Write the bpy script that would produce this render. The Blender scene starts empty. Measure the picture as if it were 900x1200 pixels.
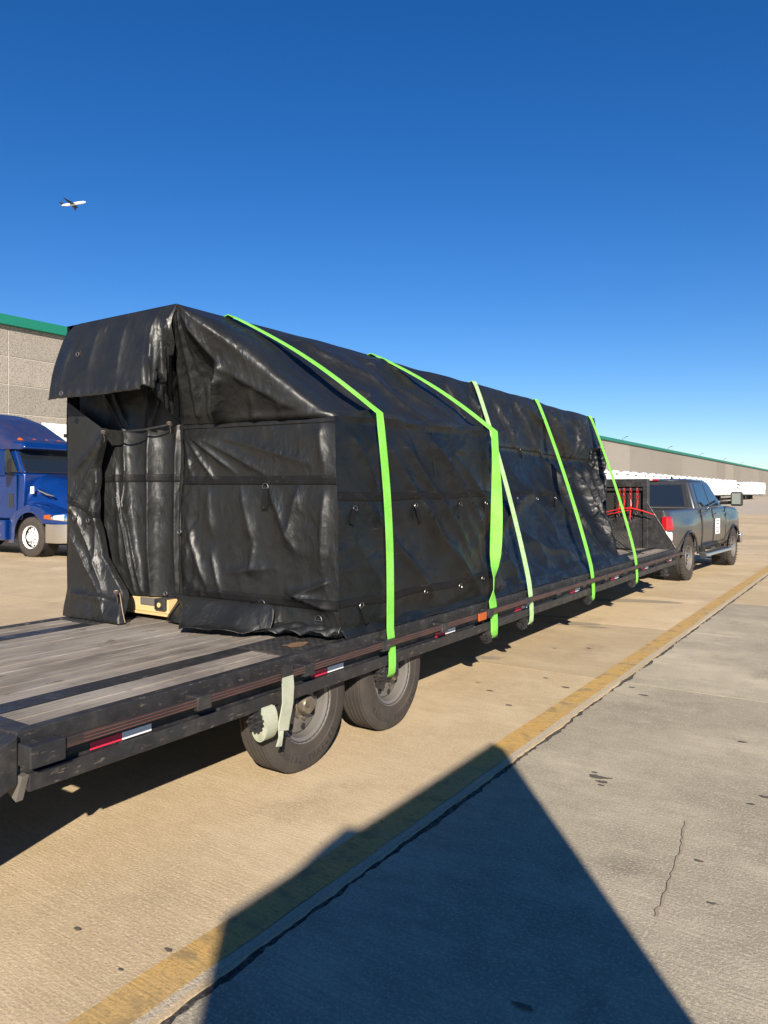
import bpy, bmesh, math, random
import numpy as np
from mathutils import Vector, Matrix
random.seed(7)
R = math.radians
S = bpy.context.scene
C = S.collection
# ---------------------------------------------------------------- camera
# world axes: X = to the right of the trailer, Y = along the trailer towards the pickup, Z up
cam = bpy.data.cameras.new('camera')
camo = bpy.data.objects.new('camera', cam); C.objects.link(camo)
camo.location = (0, 0, 1.65)
camo.rotation_euler = (R(90), 0, R(33.8))
cam.sensor_fit = 'VERTICAL'; cam.sensor_height = 36; cam.sensor_width = 27
cam.lens = 867/1200*36
cam.shift_y = -23/1200
cam.clip_end = 8000; cam.clip_start = .05
S.camera = camo
# ---------------------------------------------------------------- light
SUN_EL = R(26.5)
sd = Vector((-.61, .77, 0)).normalized()          # shadow direction on the ground
ld = Vector((sd.x*math.cos(SUN_EL), sd.y*math.cos(SUN_EL), -math.sin(SUN_EL)))
w = bpy.data.worlds.new('World'); S.world = w; w.use_nodes = True
nt = w.node_tree
sky = nt.nodes.new('ShaderNodeTexSky'); sky.sky_type = 'NISHITA'; sky.sun_disc = False
sky.sun_elevation = SUN_EL
sky.sun_rotation = math.atan2(-sd.x, -sd.y)
sky.altitude = 100; sky.air_density = 1.0; sky.dust_density = .0; sky.ozone_density = 5.0
bg = nt.nodes['Background']; bg.inputs[1].default_value = .066
hs_ = nt.nodes.new('ShaderNodeHueSaturation'); hs_.inputs['Saturation'].default_value = 1.26; hs_.inputs['Hue'].default_value = .5105; hs_.inputs['Value'].default_value = .98
nt.links.new(sky.outputs[0], hs_.inputs['Color']); nt.links.new(hs_.outputs[0], bg.inputs[0])
sl = bpy.data.lights.new('sun', 'SUN'); sl.energy = 5.0; sl.angle = R(.53); sl.color = (1, .90, .76)
so = bpy.data.objects.new('sun', sl); C.objects.link(so)
so.rotation_euler = ld.to_track_quat('-Z', 'Y').to_euler()
S.view_settings.view_transform = 'Standard'; S.view_settings.look = 'None'
S.view_settings.exposure = .92; S.view_settings.gamma = 1

# ---------------------------------------------------------------- materials
def mat(name, col, rough=.5, metal=0, spec=.5, noise=None, bump=None, coat=0, ridge=None, rvar=None, crumple=None):
    """noise=(scale xyz, amount, colour2) mixes towards colour2; bump=(scale xyz, strength, dist)"""
    m = bpy.data.materials.new(name); m.use_nodes = True
    t = m.node_tree; b = t.nodes['Principled BSDF']
    b.inputs['Base Color'].default_value = (*col, 1)
    b.inputs['Roughness'].default_value = rough; b.inputs['Metallic'].default_value = metal
    b.inputs['Specular IOR Level'].default_value = spec
    if coat: b.inputs['Coat Weight'].default_value = coat; b.inputs['Coat Roughness'].default_value = .06
    tc = t.nodes.new('ShaderNodeTexCoord')
    def nz(sc, detail=6, rough_=.6):
        mp = t.nodes.new('ShaderNodeMapping'); mp.inputs['Scale'].default_value = sc
        t.links.new(tc.outputs['Object'], mp.inputs[0])
        n = t.nodes.new('ShaderNodeTexNoise'); n.inputs['Scale'].default_value = 1
        n.inputs['Detail'].default_value = detail; n.inputs['Roughness'].default_value = rough_
        t.links.new(mp.outputs[0], n.inputs[0]); return n.outputs[0]
    def ramp(src, a, b_, lo=0, hi=1):
        mr = t.nodes.new('ShaderNodeMapRange'); mr.inputs[1].default_value = a; mr.inputs[2].default_value = b_
        mr.inputs[3].default_value = lo; mr.inputs[4].default_value = hi
        t.links.new(src, mr.inputs[0]); return mr.outputs[0]
    m['h'] = 0
    cur = None
    for k in (noise or []):
        sc, a, b_, amt, c2 = k
        f = ramp(nz(sc), a, b_, 0, amt)
        mx = t.nodes.new('ShaderNodeMix'); mx.data_type = 'RGBA'
        t.links.new(f, mx.inputs[0])
        if cur is None: mx.inputs[6].default_value = (*col, 1)
        else: t.links.new(cur, mx.inputs[6])
        mx.inputs[7].default_value = (*c2, 1)
        cur = mx.outputs[2]
    if cur is not None: t.links.new(cur, b.inputs['Base Color'])
    prev = None
    for k in (bump or []):
        sc, st, di = k
        bp = t.nodes.new('ShaderNodeBump'); bp.inputs['Strength'].default_value = st; bp.inputs['Distance'].default_value = di
        t.links.new(nz(sc, 8), bp.inputs['Height'])
        if prev is not None: t.links.new(prev, bp.inputs['Normal'])
        prev = bp.outputs[0]
    if crumple:   # pinched facets of crumpled cloth, in patches
        sc, st, di = crumple
        mp = t.nodes.new('ShaderNodeMapping'); mp.inputs['Scale'].default_value = sc; mp.inputs['Rotation'].default_value = (.5, .2, .7)
        t.links.new(tc.outputs['Object'], mp.inputs[0])
        wn = t.nodes.new('ShaderNodeTexNoise'); wn.inputs['Scale'].default_value = .9; wn.inputs['Detail'].default_value = 3
        t.links.new(mp.outputs[0], wn.inputs[0])
        va = t.nodes.new('ShaderNodeVectorMath'); va.operation = 'MULTIPLY_ADD'; va.inputs[1].default_value = (1.3, 1.3, 1.3)
        t.links.new(wn.outputs['Color'], va.inputs[0]); t.links.new(mp.outputs[0], va.inputs[2])
        hts = []
        for q_ in (1.0, 2.3):
            vo = t.nodes.new('ShaderNodeTexVoronoi'); vo.feature = 'F1'; vo.inputs['Scale'].default_value = q_
            t.links.new(va.outputs[0], vo.inputs['Vector']); hts.append(vo.outputs['Distance'])
        ad = t.nodes.new('ShaderNodeMath'); ad.operation = 'MULTIPLY_ADD'; ad.inputs[1].default_value = .45
        t.links.new(hts[1], ad.inputs[0]); t.links.new(hts[0], ad.inputs[2])
        mk = ramp(nz((1.1, 1.1, 1.1), 3), .40, .60)
        mu = t.nodes.new('ShaderNodeMath'); mu.operation = 'MULTIPLY'; t.links.new(ad.outputs[0], mu.inputs[0]); t.links.new(mk, mu.inputs[1])
        bp = t.nodes.new('ShaderNodeBump'); bp.inputs['Strength'].default_value = st; bp.inputs['Distance'].default_value = di
        t.links.new(mu.outputs[0], bp.inputs['Height'])
        if prev is not None: t.links.new(prev, bp.inputs['Normal'])
        prev = bp.outputs[0]
    for k in (ridge or []):
        sc, st, di = k
        mp = t.nodes.new('ShaderNodeMapping'); mp.inputs['Scale'].default_value = sc; mp.inputs['Rotation'].default_value = (.4, .3, .5)
        t.links.new(tc.outputs['Object'], mp.inputs[0])
        n = t.nodes.new('ShaderNodeTexNoise'); n.noise_type = 'RIDGED_MULTIFRACTAL'; n.inputs['Scale'].default_value = 1; n.inputs['Detail'].default_value = 3
        t.links.new(mp.outputs[0], n.inputs[0])
        bp = t.nodes.new('ShaderNodeBump'); bp.inputs['Strength'].default_value = st; bp.inputs['Distance'].default_value = di
        t.links.new(n.outputs[0], bp.inputs['Height'])
        if prev is not None: t.links.new(prev, bp.inputs['Normal'])
        prev = bp.outputs[0]
    if prev is not None: t.links.new(prev, b.inputs['Normal'])
    if rvar:
        sc, lo, hi = rvar
        t.links.new(ramp(nz(sc), .35, .65, lo, hi), b.inputs['Roughness'])
    del m['h']
    return m

M = {}
def conc(name, col, dark, light, am=.55):
    return mat(name, col, .9, spec=.25,
      noise=[((.45, .45, .45), .40, .62, am, dark), ((.8, 1.3, 1), .48, .66, .65, light), ((1.7, 1.1, 1), .56, .68, am*.7, tuple(c_*.62 for c_ in dark)), ((3.2, 4.2, 3), .50, .72, .45, dark), ((9, 12, 9), .50, .70, .35, light),
             ((3, 85, 3), .46, .60, .38, dark), ((75, 75, 75), .50, .62, .6, light), ((120, 120, 120), .54, .64, .7, dark), ((60, 60, 60), .66, .72, .5, (.09, .08, .065)), ((14, 14, 14), .70, .76, .6, (.10, .09, .075))],
      bump=[((80, 80, 80), .7, .005), ((3, 85, 3), .5, .004)])
M['conc_tan'] = conc('tan_concrete', (.50, .385, .235), (.37, .28, .17), (.62, .50, .33))
M['conc_grey'] = conc('grey_concrete', (.39, .34, .245), (.235, .205, .155), (.56, .49, .36), .85)
M['conc_far'] = conc('far_concrete', (.44, .37, .28), (.32, .27, .2), (.50, .44, .35))
M['filler'] = mat('pale_joint_filler', (.46, .38, .27), .9, noise=[((6, 6, 6), .4, .7, .6, (.28, .24, .18))])
M['tar'] = mat('tar_joint', (.03, .028, .026), .8, noise=[((40, 40, 40), .45, .6, .7, (.16, .14, .11))], bump=[((50, 50, 50), 1, .02)])
M['yellow'] = mat('worn_yellow_paint', (.55, .33, .085), .8,
   noise=[((2.2, 2.2, 3), .40, .62, .75, (.46, .31, .13)), ((3, 85, 2), .46, .60, .6, (.36, .24, .09)), ((6, 8, 5), .52, .64, .75, (.22, .16, .08)), ((18, 40, 18), .58, .66, .7, (.14, .11, .06)), ((100, 100, 100), .5, .62, .6, (.27, .19, .08)), ((40, 60, 40), .60, .68, .5, (.42, .34, .22))],
   bump=[((80, 80, 80), .5, .004), ((3, 85, 3), .5, .004)])
M['pale_strip'] = mat('pale_concrete_edge', (.47, .39, .27), .9, noise=[((60, 60, 60), .45, .6, .6, (.28, .24, .19)), ((3, 3, 3), .4, .7, .4, (.36, .31, .24))], bump=[((70, 70, 70), .8, .008)])
M['stain'] = mat('dark_stain', (.09, .08, .065), .7, noise=[((30, 30, 30), .4, .6, .6, (.12, .10, .08))])
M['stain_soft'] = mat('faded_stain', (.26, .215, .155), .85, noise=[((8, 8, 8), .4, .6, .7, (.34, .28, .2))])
M['wood'] = mat('weathered_deck_wood', (.24, .205, .165), .85, spec=.3,
   noise=[((22, 1.6, 22), .40, .62, .7, (.13, .115, .10)), ((70, 5, 70), .45, .62, .45, (.36, .33, .29)), ((4, 2.2, 4), .46, .62, .65, (.12, .10, .085)), ((1.5, .8, 1.5), .5, .65, .4, (.32, .30, .27)), ((12, 7, 12), .60, .70, .7, (.08, .07, .058))],
   bump=[((60, 2, 60), .6, .004), ((200, 8, 200), .4, .002)])
M['frame'] = mat('scuffed_black_steel', (.018, .018, .02), .42, spec=.5,
   noise=[((7, 7, 7), .5, .75, .5, (.07, .065, .058)), ((60, 14, 60), .60, .70, .6, (.17, .14, .11))],
   bump=[((40, 40, 40), .25, .003)], rvar=((12, 12, 12), .3, .65))
M['rub'] = mat('rubbed_steel_rail', (.025, .02, .02), .45, noise=[((30, 5, 30), .5, .66, .6, (.07, .04, .03))], bump=[((30, 6, 30), .3, .003)])
M['rub_red'] = mat('faded_red_pinstripe', (.15, .06, .05), .5, noise=[((10, 3, 10), .45, .6, .7, (.08, .03, .03))])
M['tread'] = mat('black_tread_plate', (.028, .028, .029), .3, noise=[((9, 9, 9), .5, .7, .5, (.08, .07, .055))], rvar=((14, 14, 14), .28, .6))
M['rust'] = mat('rusty_patch', (.22, .12, .05), .8, noise=[((20, 20, 20), .4, .6, .7, (.08, .06, .04))])
M['tape_red'] = mat('red_reflective_tape', (.62, .03, .07), .35)
M['tape_white'] = mat('white_reflective_tape', (.78, .78, .76), .35)
M['amber'] = mat('amber_lens', (.38, .075, .01), .3)
M['tarp'] = mat('black_vinyl_tarp', (.0085, .0092, .0095), .40, spec=.5,
   noise=[((3, 3, 3), .45, .7, .4, (.018, .019, .018)), ((90, 90, 90), .66, .74, .4, (.07, .065, .058)), ((30, 4, 6), .66, .72, .25, (.09, .09, .085)), ((4, 4, 30), .68, .73, .25, (.09, .09, .085))],
   bump=[((12, 12, 12), .30, .008), ((60, 60, 60), .30, .002), ((300, 300, 300), .2, .0008)], ridge=[((5, 5, 3.0), .6, .03), ((15, 15, 11), .6, .009)], rvar=((5, 5, 5), .40, .53), crumple=((9, 9, 5), .45, .026))
M['tarp_dull'] = mat('black_mesh_tarp', (.0055, .0066, .0082), .50, spec=.36,
   noise=[((3, 3, 3), .45, .7, .4, (.014, .016, .018)), ((90, 90, 90), .66, .74, .35, (.06, .06, .058)), ((5, 2, 30), .67, .72, .25, (.08, .085, .09))],
   bump=[((10, 10, 10), .30, .010), ((60, 60, 60), .30, .002), ((300, 300, 300), .2, .0008)], ridge=[((4, 3, 4), .6, .03), ((14, 12, 14), .5, .008)], rvar=((5, 5, 5), .36, .55), crumple=((5, 3.5, 5), .6, .035))
M['band'] = mat('black_webbing', (.006, .006, .0065), .6, spec=.25, bump=[((300, 300, 300), .6, .002), ((25, 25, 25), .4, .006)], noise=[((30, 30, 30), .6, .7, .3, (.06, .06, .06))])
M['strap'] = mat('bright_green_webbing', (.19, .54, .07), .7, spec=.25, noise=[((10, 180, 10), .42, .62, .45, (.11, .42, .035)), ((5, 5, 5), .45, .65, .5, (.27, .62, .13)), ((50, 50, 50), .60, .70, .5, (.10, .22, .05)), ((2, 2, 2), .55, .7, .35, (.13, .34, .05))], bump=[((30, 400, 30), .6, .0015)])
M['strap_worn'] = mat('faded_green_webbing', (.30, .50, .19), .7, noise=[((10, 180, 10), .42, .62, .35, (.22, .38, .14)), ((30, 8, 30), .4, .65, .6, (.50, .62, .42)), ((14, 14, 14), .55, .7, .5, (.3, .38, .25))], bump=[((400, 60, 400), .4, .001)])
M['strap_pale'] = mat('sun_bleached_webbing', (.36, .37, .29), .75, noise=[((14, 14, 14), .4, .65, .6, (.25, .31, .20)), ((60, 60, 60), .6, .7, .4, (.2, .2, .16)), ((6, 6, 6), .5, .7, .5, (.30, .30, .24))], bump=[((300, 60, 300), .4, .001)])
M['ink'] = mat('dark_green_ink', (.03, .16, .03), .7)
M['metal'] = mat('bare_steel', (.28, .27, .26), .4, 1, noise=[((30, 30, 30), .5, .7, .5, (.25, .22, .2))])
M['pine'] = mat('new_pine_lumber', (.60, .44, .22), .6, noise=[((2, 30, 30), .4, .65, .6, (.52, .32, .12))], bump=[((3, 60, 60), .3, .002)])
M['rubber'] = mat('dusty_tyre_rubber', (.042, .037, .033), .8, spec=.3, noise=[((6, 6, 6), .4, .7, .7, (.075, .06, .048)), ((40, 40, 40), .55, .7, .4, (.03, .028, .026))], bump=[((60, 60, 60), .4, .002)])
M['rubber_text'] = mat('raised_tyre_lettering', (.025, .022, .02), .75)
M['rim'] = mat('dusty_grey_steel_rim', (.14, .132, .122), .5, .15, noise=[((12, 12, 12), .45, .7, .5, (.16, .14, .12))], bump=[((30, 30, 30), .2, .002)])
M['dark'] = mat('dark_void', (.01, .01, .01), .8)
M['grease'] = mat('greasy_hub_cap', (.20, .17, .13), .4, .5, noise=[((25, 25, 25), .45, .65, .7, (.05, .045, .04))])
M['truck'] = mat('graphite_truck_paint', (.045, .047, .051), .32, .3, coat=.6, noise=[((1.5, 1.5, 1.5), .4, .7, .5, (.072, .071, .070)), ((9, 9, 4), .6, .72, .35, (.14, .125, .10))])
M['glass'] = mat('tinted_glass', (.012, .016, .02), .04, 0, spec=.9, coat=.5)
M['chrome'] = mat('chrome', (.75, .75, .76), .12, 1)
M['alu'] = mat('brushed_aluminium', (.62, .62, .63), .28, .9, noise=[((20, 20, 3), .4, .7, .4, (.4, .4, .4))])
M['mirrorg'] = mat('painted_mirror_reflection', (.24, .27, .24), .35, .3)  # pale greenish colour painted in place of a mirror reflection
M['black'] = mat('black_plastic', (.016, .016, .017), .5, noise=[((20, 20, 20), .5, .7, .4, (.04, .038, .035))])
M['lamp_red'] = mat('red_lamp_lens', (.36, .012, .015), .12, coat=.6)
M['lamp_white'] = mat('clear_lamp_lens', (.6, .55, .55), .12, coat=.6)
M['sign'] = mat('white_magnet_sign', (.78, .79, .80), .5)
M['print'] = mat('dark_sign_print', (.12, .13, .16), .6)
M['blue'] = mat('deep_blue_truck_paint', (.003, .030, .16), .22, .3, coat=1, noise=[((1.2, 1.2, 1.2), .4, .7, .5, (.004, .045, .24)), ((8, 8, 8), .62, .7, .3, (.05, .07, .16))], bump=[((3, 3, 3), .05, .01)])
M['blue_dull'] = mat('sunfaded_blue_roof', (.014, .024, .085), .45, 0, coat=.3, noise=[((6, 2, 6), .4, .6, .7, (.035, .03, .07)), ((30, 30, 30), .5, .7, .4, (.01, .022, .11))])
M['white'] = mat('white_trailer_skin', (.80, .79, .76), .45, noise=[((2, 2, .4), .45, .7, .35, (.66, .64, .60))])
M['cast'] = mat('white_cast_wheel', (.80, .79, .77), .4, .1, noise=[((30, 30, 30), .6, .7, .5, (.5, .48, .45))])
M['wall'] = mat('pebbled_concrete_panel', (.30, .27, .225), .95, spec=.2, noise=[((12, 12, 12), .4, .65, .5, (.20, .175, .15)), ((.2, .2, .6), .4, .7, .4, (.31, .275, .23)), ((16, 16, 16), .52, .60, .7, (.11, .10, .088)), ((1.2, 1.2, .15), .5, .7, .3, (.22, .195, .165))], bump=[((24, 24, 24), .8, .03)])
M['joint'] = mat('pale_panel_joint', (.44, .40, .34), .9)
M['green'] = mat('green_metal_fascia', (.006, .15, .095), .5, noise=[((.5, .5, 2), .4, .7, .4, (.01, .18, .12))])
M['red'] = mat('red_painted_steel', (.5, .02, .018), .4, noise=[((30, 30, 30), .5, .7, .5, (.25, .02, .015))])
M['chain'] = mat('dull_chain', (.13, .10, .08), .5, .6)
M['ply'] = mat('plywood', (.42, .30, .17), .8, noise=[((3, 40, 3), .4, .65, .5, (.32, .21, .11))])
M['aero'] = mat('airliner_white', (.82, .83, .85), .3)
M['aero_dark'] = mat('airliner_dark_blue', (.02, .03, .07), .4)

def mottle(name):   # each slab a slightly different tone
    t = M[name].node_tree; b = t.nodes['Principled BSDF']
    src = b.inputs['Base Color'].links[0].from_socket
    oi = t.nodes.new('ShaderNodeObjectInfo'); mr = t.nodes.new('ShaderNodeMapRange')
    mr.inputs[3].default_value = .86; mr.inputs[4].default_value = 1.08
    t.links.new(oi.outputs['Random'], mr.inputs[0])
    hs = t.nodes.new('ShaderNodeHueSaturation'); t.links.new(mr.outputs[0], hs.inputs['Value'])
    t.links.new(src, hs.inputs['Color']); t.links.new(hs.outputs[0], b.inputs['Base Color'])
for k in ('conc_tan', 'conc_grey', 'wood', 'wall', 'white'): mottle(k)

# ---------------------------------------------------------------- mesh helpers
class MB:
    def __init__(s): s.v = []; s.f = []
    def add(s, vs, fs):
        o = len(s.v); s.v += [tuple(map(float, p)) for p in vs]; s.f += [tuple(i+o for i in f) for f in fs]; return s
    def box(s, x0, x1, y0, y1, z0, z1):
        return s.add([(x0,y0,z0),(x1,y0,z0),(x1,y1,z0),(x0,y1,z0),(x0,y0,z1),(x1,y0,z1),(x1,y1,z1),(x0,y1,z1)],
          [(0,3,2,1),(4,5,6,7),(0,1,5,4),(1,2,6,5),(2,3,7,6),(3,0,4,7)])
    def hexa(s, b, t):   # bottom 4, top 4 corners
        return s.add(list(b)+list(t), [(0,3,2,1),(4,5,6,7),(0,1,5,4),(1,2,6,5),(2,3,7,6),(3,0,4,7)])
    def prism(s, poly, axis, a, b):
        n = len(poly)
        def P(p, k):
            return {'x': (k, p[0], p[1]), 'y': (p[0], k, p[1]), 'z': (p[0], p[1], k)}[axis]
        vs = [P(p, a) for p in poly]+[P(p, b) for p in poly]
        fs = [tuple(range(n))[::-1], tuple(range(n, 2*n))]+[(i, (i+1) % n, n+(i+1) % n, n+i) for i in range(n)]
        return s.add(vs, fs)
    def tube(s, pts, r, n=8, cap=True):
        pts = [Vector(p) for p in pts]; rs = r if isinstance(r, (list, tuple)) else [r]*len(pts)
        vs = []; fs = []
        up = None
        for i, p in enumerate(pts):
            d = (pts[min(i+1, len(pts)-1)]-pts[max(i-1, 0)]).normalized()
            if up is None: up = Vector((0, 0, 1)) if abs(d.z) < .9 else Vector((1, 0, 0))
            u = d.cross(up).normalized(); v = u.cross(d).normalized(); up = v
            for k in range(n):
                a = 2*math.pi*k/n; vs.append(p+(u*math.cos(a)+v*math.sin(a))*rs[i])
        for i in range(len(pts)-1):
            for k in range(n): fs.append((i*n+k, i*n+(k+1) % n, (i+1)*n+(k+1) % n, (i+1)*n+k))
        if cap: fs += [tuple(range(n))[::-1], tuple(range((len(pts)-1)*n, len(pts)*n))]
        return s.add(vs, fs)
    def lathe_x(s, prof, c, n=32):   # prof = [(x, radius)], axis along X through c
        vs = []; fs = []; m = len(prof)
        for k in range(n):
            a = 2*math.pi*k/n
            for x, r in prof: vs.append((c[0]+x, c[1]+r*math.cos(a), c[2]+r*math.sin(a)))
        for k in range(n):
            for j in range(m-1): fs.append((k*m+j, k*m+j+1, ((k+1) % n)*m+j+1, ((k+1) % n)*m+j))
        return s.add(vs, fs)
    def grid(s, A, close=False):
        nu, nv = A.shape[:2]; o = len(s.v)
        s.v += [tuple(p) for p in A.reshape(-1, 3).tolist()]
        for i in range(nu-1):
            for j in range(nv-1): s.f.append((o+i*nv+j, o+(i+1)*nv+j, o+(i+1)*nv+j+1, o+i*nv+j+1))
        return s
    def ribbon(s, pts, wdirs, width, th=.004):
        vs = []; fs = []; pts = [Vector(p) for p in pts]
        for i, p in enumerate(pts):
            d = (pts[min(i+1, len(pts)-1)]-pts[max(i-1, 0)]).normalized()
            wd = Vector(wdirs[i]) if isinstance(wdirs, list) else Vector(wdirs)
            wd = (wd-d*wd.dot(d)).normalized(); n = d.cross(wd).normalized()
            wi = width[i] if isinstance(width, list) else width
            for a, b in ((-1, -1), (1, -1), (1, 1), (-1, 1)): vs.append(p+wd*a*wi/2+n*b*th/2)
        for i in range(len(pts)-1):
            for k in range(4): fs.append((i*4+k, i*4+(k+1) % 4, (i+1)*4+(k+1) % 4, (i+1)*4+k))
        fs += [(3, 2, 1, 0), tuple(len(pts)*4-4+k for k in range(4))]
        return s.add(vs, fs)
    def mesh(s, name, m, smooth=False, ang=40):
        me = bpy.data.meshes.new(name); me.from_pydata(s.v, [], s.f); me.materials.append(m)
        bm = bmesh.new(); bm.from_mesh(me); bmesh.ops.recalc_face_normals(bm, faces=bm.faces); bm.to_mesh(me); bm.free()
        if smooth:
            me.shade_smooth(); me.set_sharp_from_angle(angle=R(ang))
        return me
    def build(s, name, m, parent=None, smooth=False, ang=40, bev=0, world=False, loc=None, segs=2, solid=0, noflip=False):
        me = s.mesh(name, M[m] if isinstance(m, str) else m, smooth, ang)
        return place(name, me, parent, world, loc, bev, segs, solid)
def place(name, me, parent=None, world=False, loc=None, bev=0, segs=2, solid=0):
    o = bpy.data.objects.new(name, me); C.objects.link(o)
    if loc: o.location = loc
    if parent is not None:
        o.parent = parent
        if world:
            q = parent; tot = Vector((0, 0, 0))
            while q: tot += q.location; q = q.parent
            o.location = -tot
    if bev:
        b = o.modifiers.new('bevel', 'BEVEL'); b.width = bev; b.segments = segs; b.limit_method = 'ANGLE'; b.angle_limit = R(35)
    if solid:
        b = o.modifiers.new('thick', 'SOLIDIFY'); b.thickness = solid; b.offset = -1
    return o
def tag(o, label=None, cat=None, group=None, kind=None):
    for k, v in (('label', label), ('category', cat), ('group', group), ('kind', kind)):
        if v: o[k] = v
    return o
def thing(name, label, cat, loc, rz=0, group=None):
    o = bpy.data.objects.new(name, None); C.objects.link(o); o.location = loc; o.rotation_euler = (0, 0, rz)
    o.empty_display_size = .2
    return tag(o, label, cat, group)
def copy_tree(o, parent=None):
    c = o.copy(); C.objects.link(c); c.parent = parent
    for ch in list(o.children): copy_tree(ch, c)
    return c
def text_part(name, txt, size, m, mw, parent, ext=.001):
    cu = bpy.data.curves.new(name, 'FONT'); cu.body = txt; cu.size = size; cu.extrude = ext; cu.align_x = 'CENTER'; cu.align_y = 'CENTER'
    tmp = bpy.data.objects.new('tmp', cu); C.objects.link(tmp)
    dg = bpy.context.evaluated_depsgraph_get(); me = bpy.data.meshes.new_from_object(tmp.evaluated_get(dg))
    bpy.data.objects.remove(tmp); me.transform(mw); me.materials.clear(); me.materials.append(M[m])
    return place(name, me, parent)

# numpy noise
_rng = np.random.RandomState(3); _T = _rng.rand(64, 64, 64)
def vnoise(x, y, z=0, seed=0):
    x = np.asarray(x, float)+seed*13.7; y = np.asarray(y, float)+seed*7.3; z = np.asarray(z, float)+x*0+seed*3.1
    xi = np.floor(x).astype(int); yi = np.floor(y).astype(int); zi = np.floor(z).astype(int)
    fx = x-xi; fy = y-yi; fz = z-zi
    fx = fx*fx*(3-2*fx); fy = fy*fy*(3-2*fy); fz = fz*fz*(3-2*fz)
    def g(a, b, c): return _T[(xi+a) % 64, (yi+b) % 64, (zi+c) % 64]
    r = 0
    for a in (0, 1):
        for b in (0, 1):
            for c in (0, 1):
                r = r+g(a, b, c)*(fx if a else 1-fx)*(fy if b else 1-fy)*(fz if c else 1-fz)
    return r-.5
def ss(a, b, x):
    t = np.clip((np.asarray(x, float)-a)/(b-a), 0, 1); return t*t*(3-2*t)
def lerp(a, b, t): return a+(b-a)*t
def crease(u, v, u0, v0, u1, v1, amp, wid, taper=True):
    """sharp-topped ridge along a segment of the (u,v) cloth plane, metres"""
    dx, dy = u1-u0, v1-v0; L = math.hypot(dx, dy)
    t = ((u-u0)*dx+(v-v0)*dy)/L/L; d = np.abs((u-u0)*dy-(v-v0)*dx)/L
    e = np.maximum(0, np.maximum(-t, t-1))*L
    dd = np.sqrt(d*d+e*e)
    wid = wid*.72
    pr = np.exp(-(np.sqrt(dd*dd+(wid*.10)**2)-wid*.10)/wid)
    if taper: pr = pr*np.clip(np.minimum(t+.15, 1.15-t)*2.5, 0, 1)
    return amp*pr
def wrinkle(u, v, seed, sc, amp, ax=1, ay=1):
    n = vnoise(u*sc*ax, v*sc*ay, 0, seed); n2 = vnoise(u*sc*ax*2.1, v*sc*ay*2.1, 0, seed+5)
    return amp*((1-2*np.abs(n)*2)*.6+(1-np.abs(n2)*4)*.25)
def normals(A):
    du = np.gradient(A, axis=0); dv = np.gradient(A, axis=1)
    n = np.cross(du, dv); n /= (np.linalg.norm(n, axis=2, keepdims=True)+1e-9); return n

# ================================================================ THE SETTING
g = MB()
g.add([(-4000,-4000,-.03),(4000,-4000,-.03),(4000,4000,-.03),(-4000,4000,-.03)], [(0,1,2,3)])
tag(g.build('ground', 'conc_far'), 'pale concrete yard reaching to the horizon', 'ground', kind='structure')
g = MB().box(-33, 13, -9, 62, -.0295, -.007)
tag(g.build('joint_filler', 'filler'), 'pale filler in the slab joints', 'filler', kind='structure')
yard = tag(bpy.data.objects.new('concrete_pavement', None), 'jointed concrete yard pavement of cast slabs', 'pavement', kind='structure'); C.objects.link(yard)
JR = -1.856; SY = [-9.0]+[6.5+2.76*k for k in range(0, 21)]
def jag(y, side, amp=1.0):
    return amp*(.040*float(vnoise(y*3.1, side*5, 0, 2))+.030*float(vnoise(y*14, side*5, 0, 4))+.035*float(vnoise(y*43, side*5, 0, 5)))
xl = [JR-4.4*k for k in range(0, 8)]; xr = [JR+4.4*k for k in range(0, 4)]
def slab(x0, x1, y0, y1, m, jl=None, jr=None):
    b = MB(); n = max(2, int((y1-y0)/.03)) if (jl is not None or jr is not None) else 1
    G = .005; yy = np.linspace(y0+G, y1-G, n+1)
    L = [x0+(G if jl is None else .017+jag(y, 2)) for y in yy]; Rr = [x1-(G if jr is None else .012+jag(y, 1)*.5) for y in yy]
    vs = []
    for i, y in enumerate(yy): vs += [(L[i], y, 0), (Rr[i], y, 0), (L[i], y, -.028), (Rr[i], y, -.028)]
    fs = []
    for i in range(n):
        a = i*4; c = a+4
        fs += [(a, a+1, c+1, c), (a+2, a, c, c+2), (a+1, a+3, c+3, c+1)]
    fs += [(0, 2, 3, 1), (n*4, n*4+1, n*4+3, n*4+2)]
    b.add(vs, fs); b.build('slab', m, yard)
for j in range(len(SY)-1):
    for i in range(len(xl)-1):
        slab(xl[i+1], xl[i], SY[j], SY[j+1], 'conc_tan', jr=1 if i == 0 else None)
    for i in range(len(xr)-1):
        slab(xr[i], xr[i+1], SY[j], SY[j+1], 'conc_grey' if SY[j] < 11.9 or i > 0 else 'conc_tan', jl=1 if i == 0 else None)
tag(MB().box(JR-.07, JR+.07, SY[0], SY[-1], -.022, -.0065).build('tar_joint', 'tar'), 'black tar filled crack beside the yellow line', 'joint', kind='structure')
def strip(name, xa, xb, z, m, wob, lab):
    b = MB(); yy = np.arange(SY[0], 61.5, .06); vs = []; fs = []
    for i, y in enumerate(yy):
        a = xa+wob*float(vnoise(y*5, 1, 0, 8))+wob*.8*float(vnoise(y*.7, 2, 0, 9)); c = xb+wob*float(vnoise(y*6, 7, 0, 8))+wob*1.5*float(vnoise(y*.8, 9, 0, 9))
        vs += [(a, y, z), (c, y, z)]
        if i: fs.append((2*i-2, 2*i-1, 2*i+1, 2*i))
    b.add(vs, fs); tag(b.build(name, m), lab, 'marking', kind='structure')
strip('yellow_line', -2.092, -1.925, .004, 'yellow', .012, 'worn yellow painted line along the slab joint')
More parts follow.
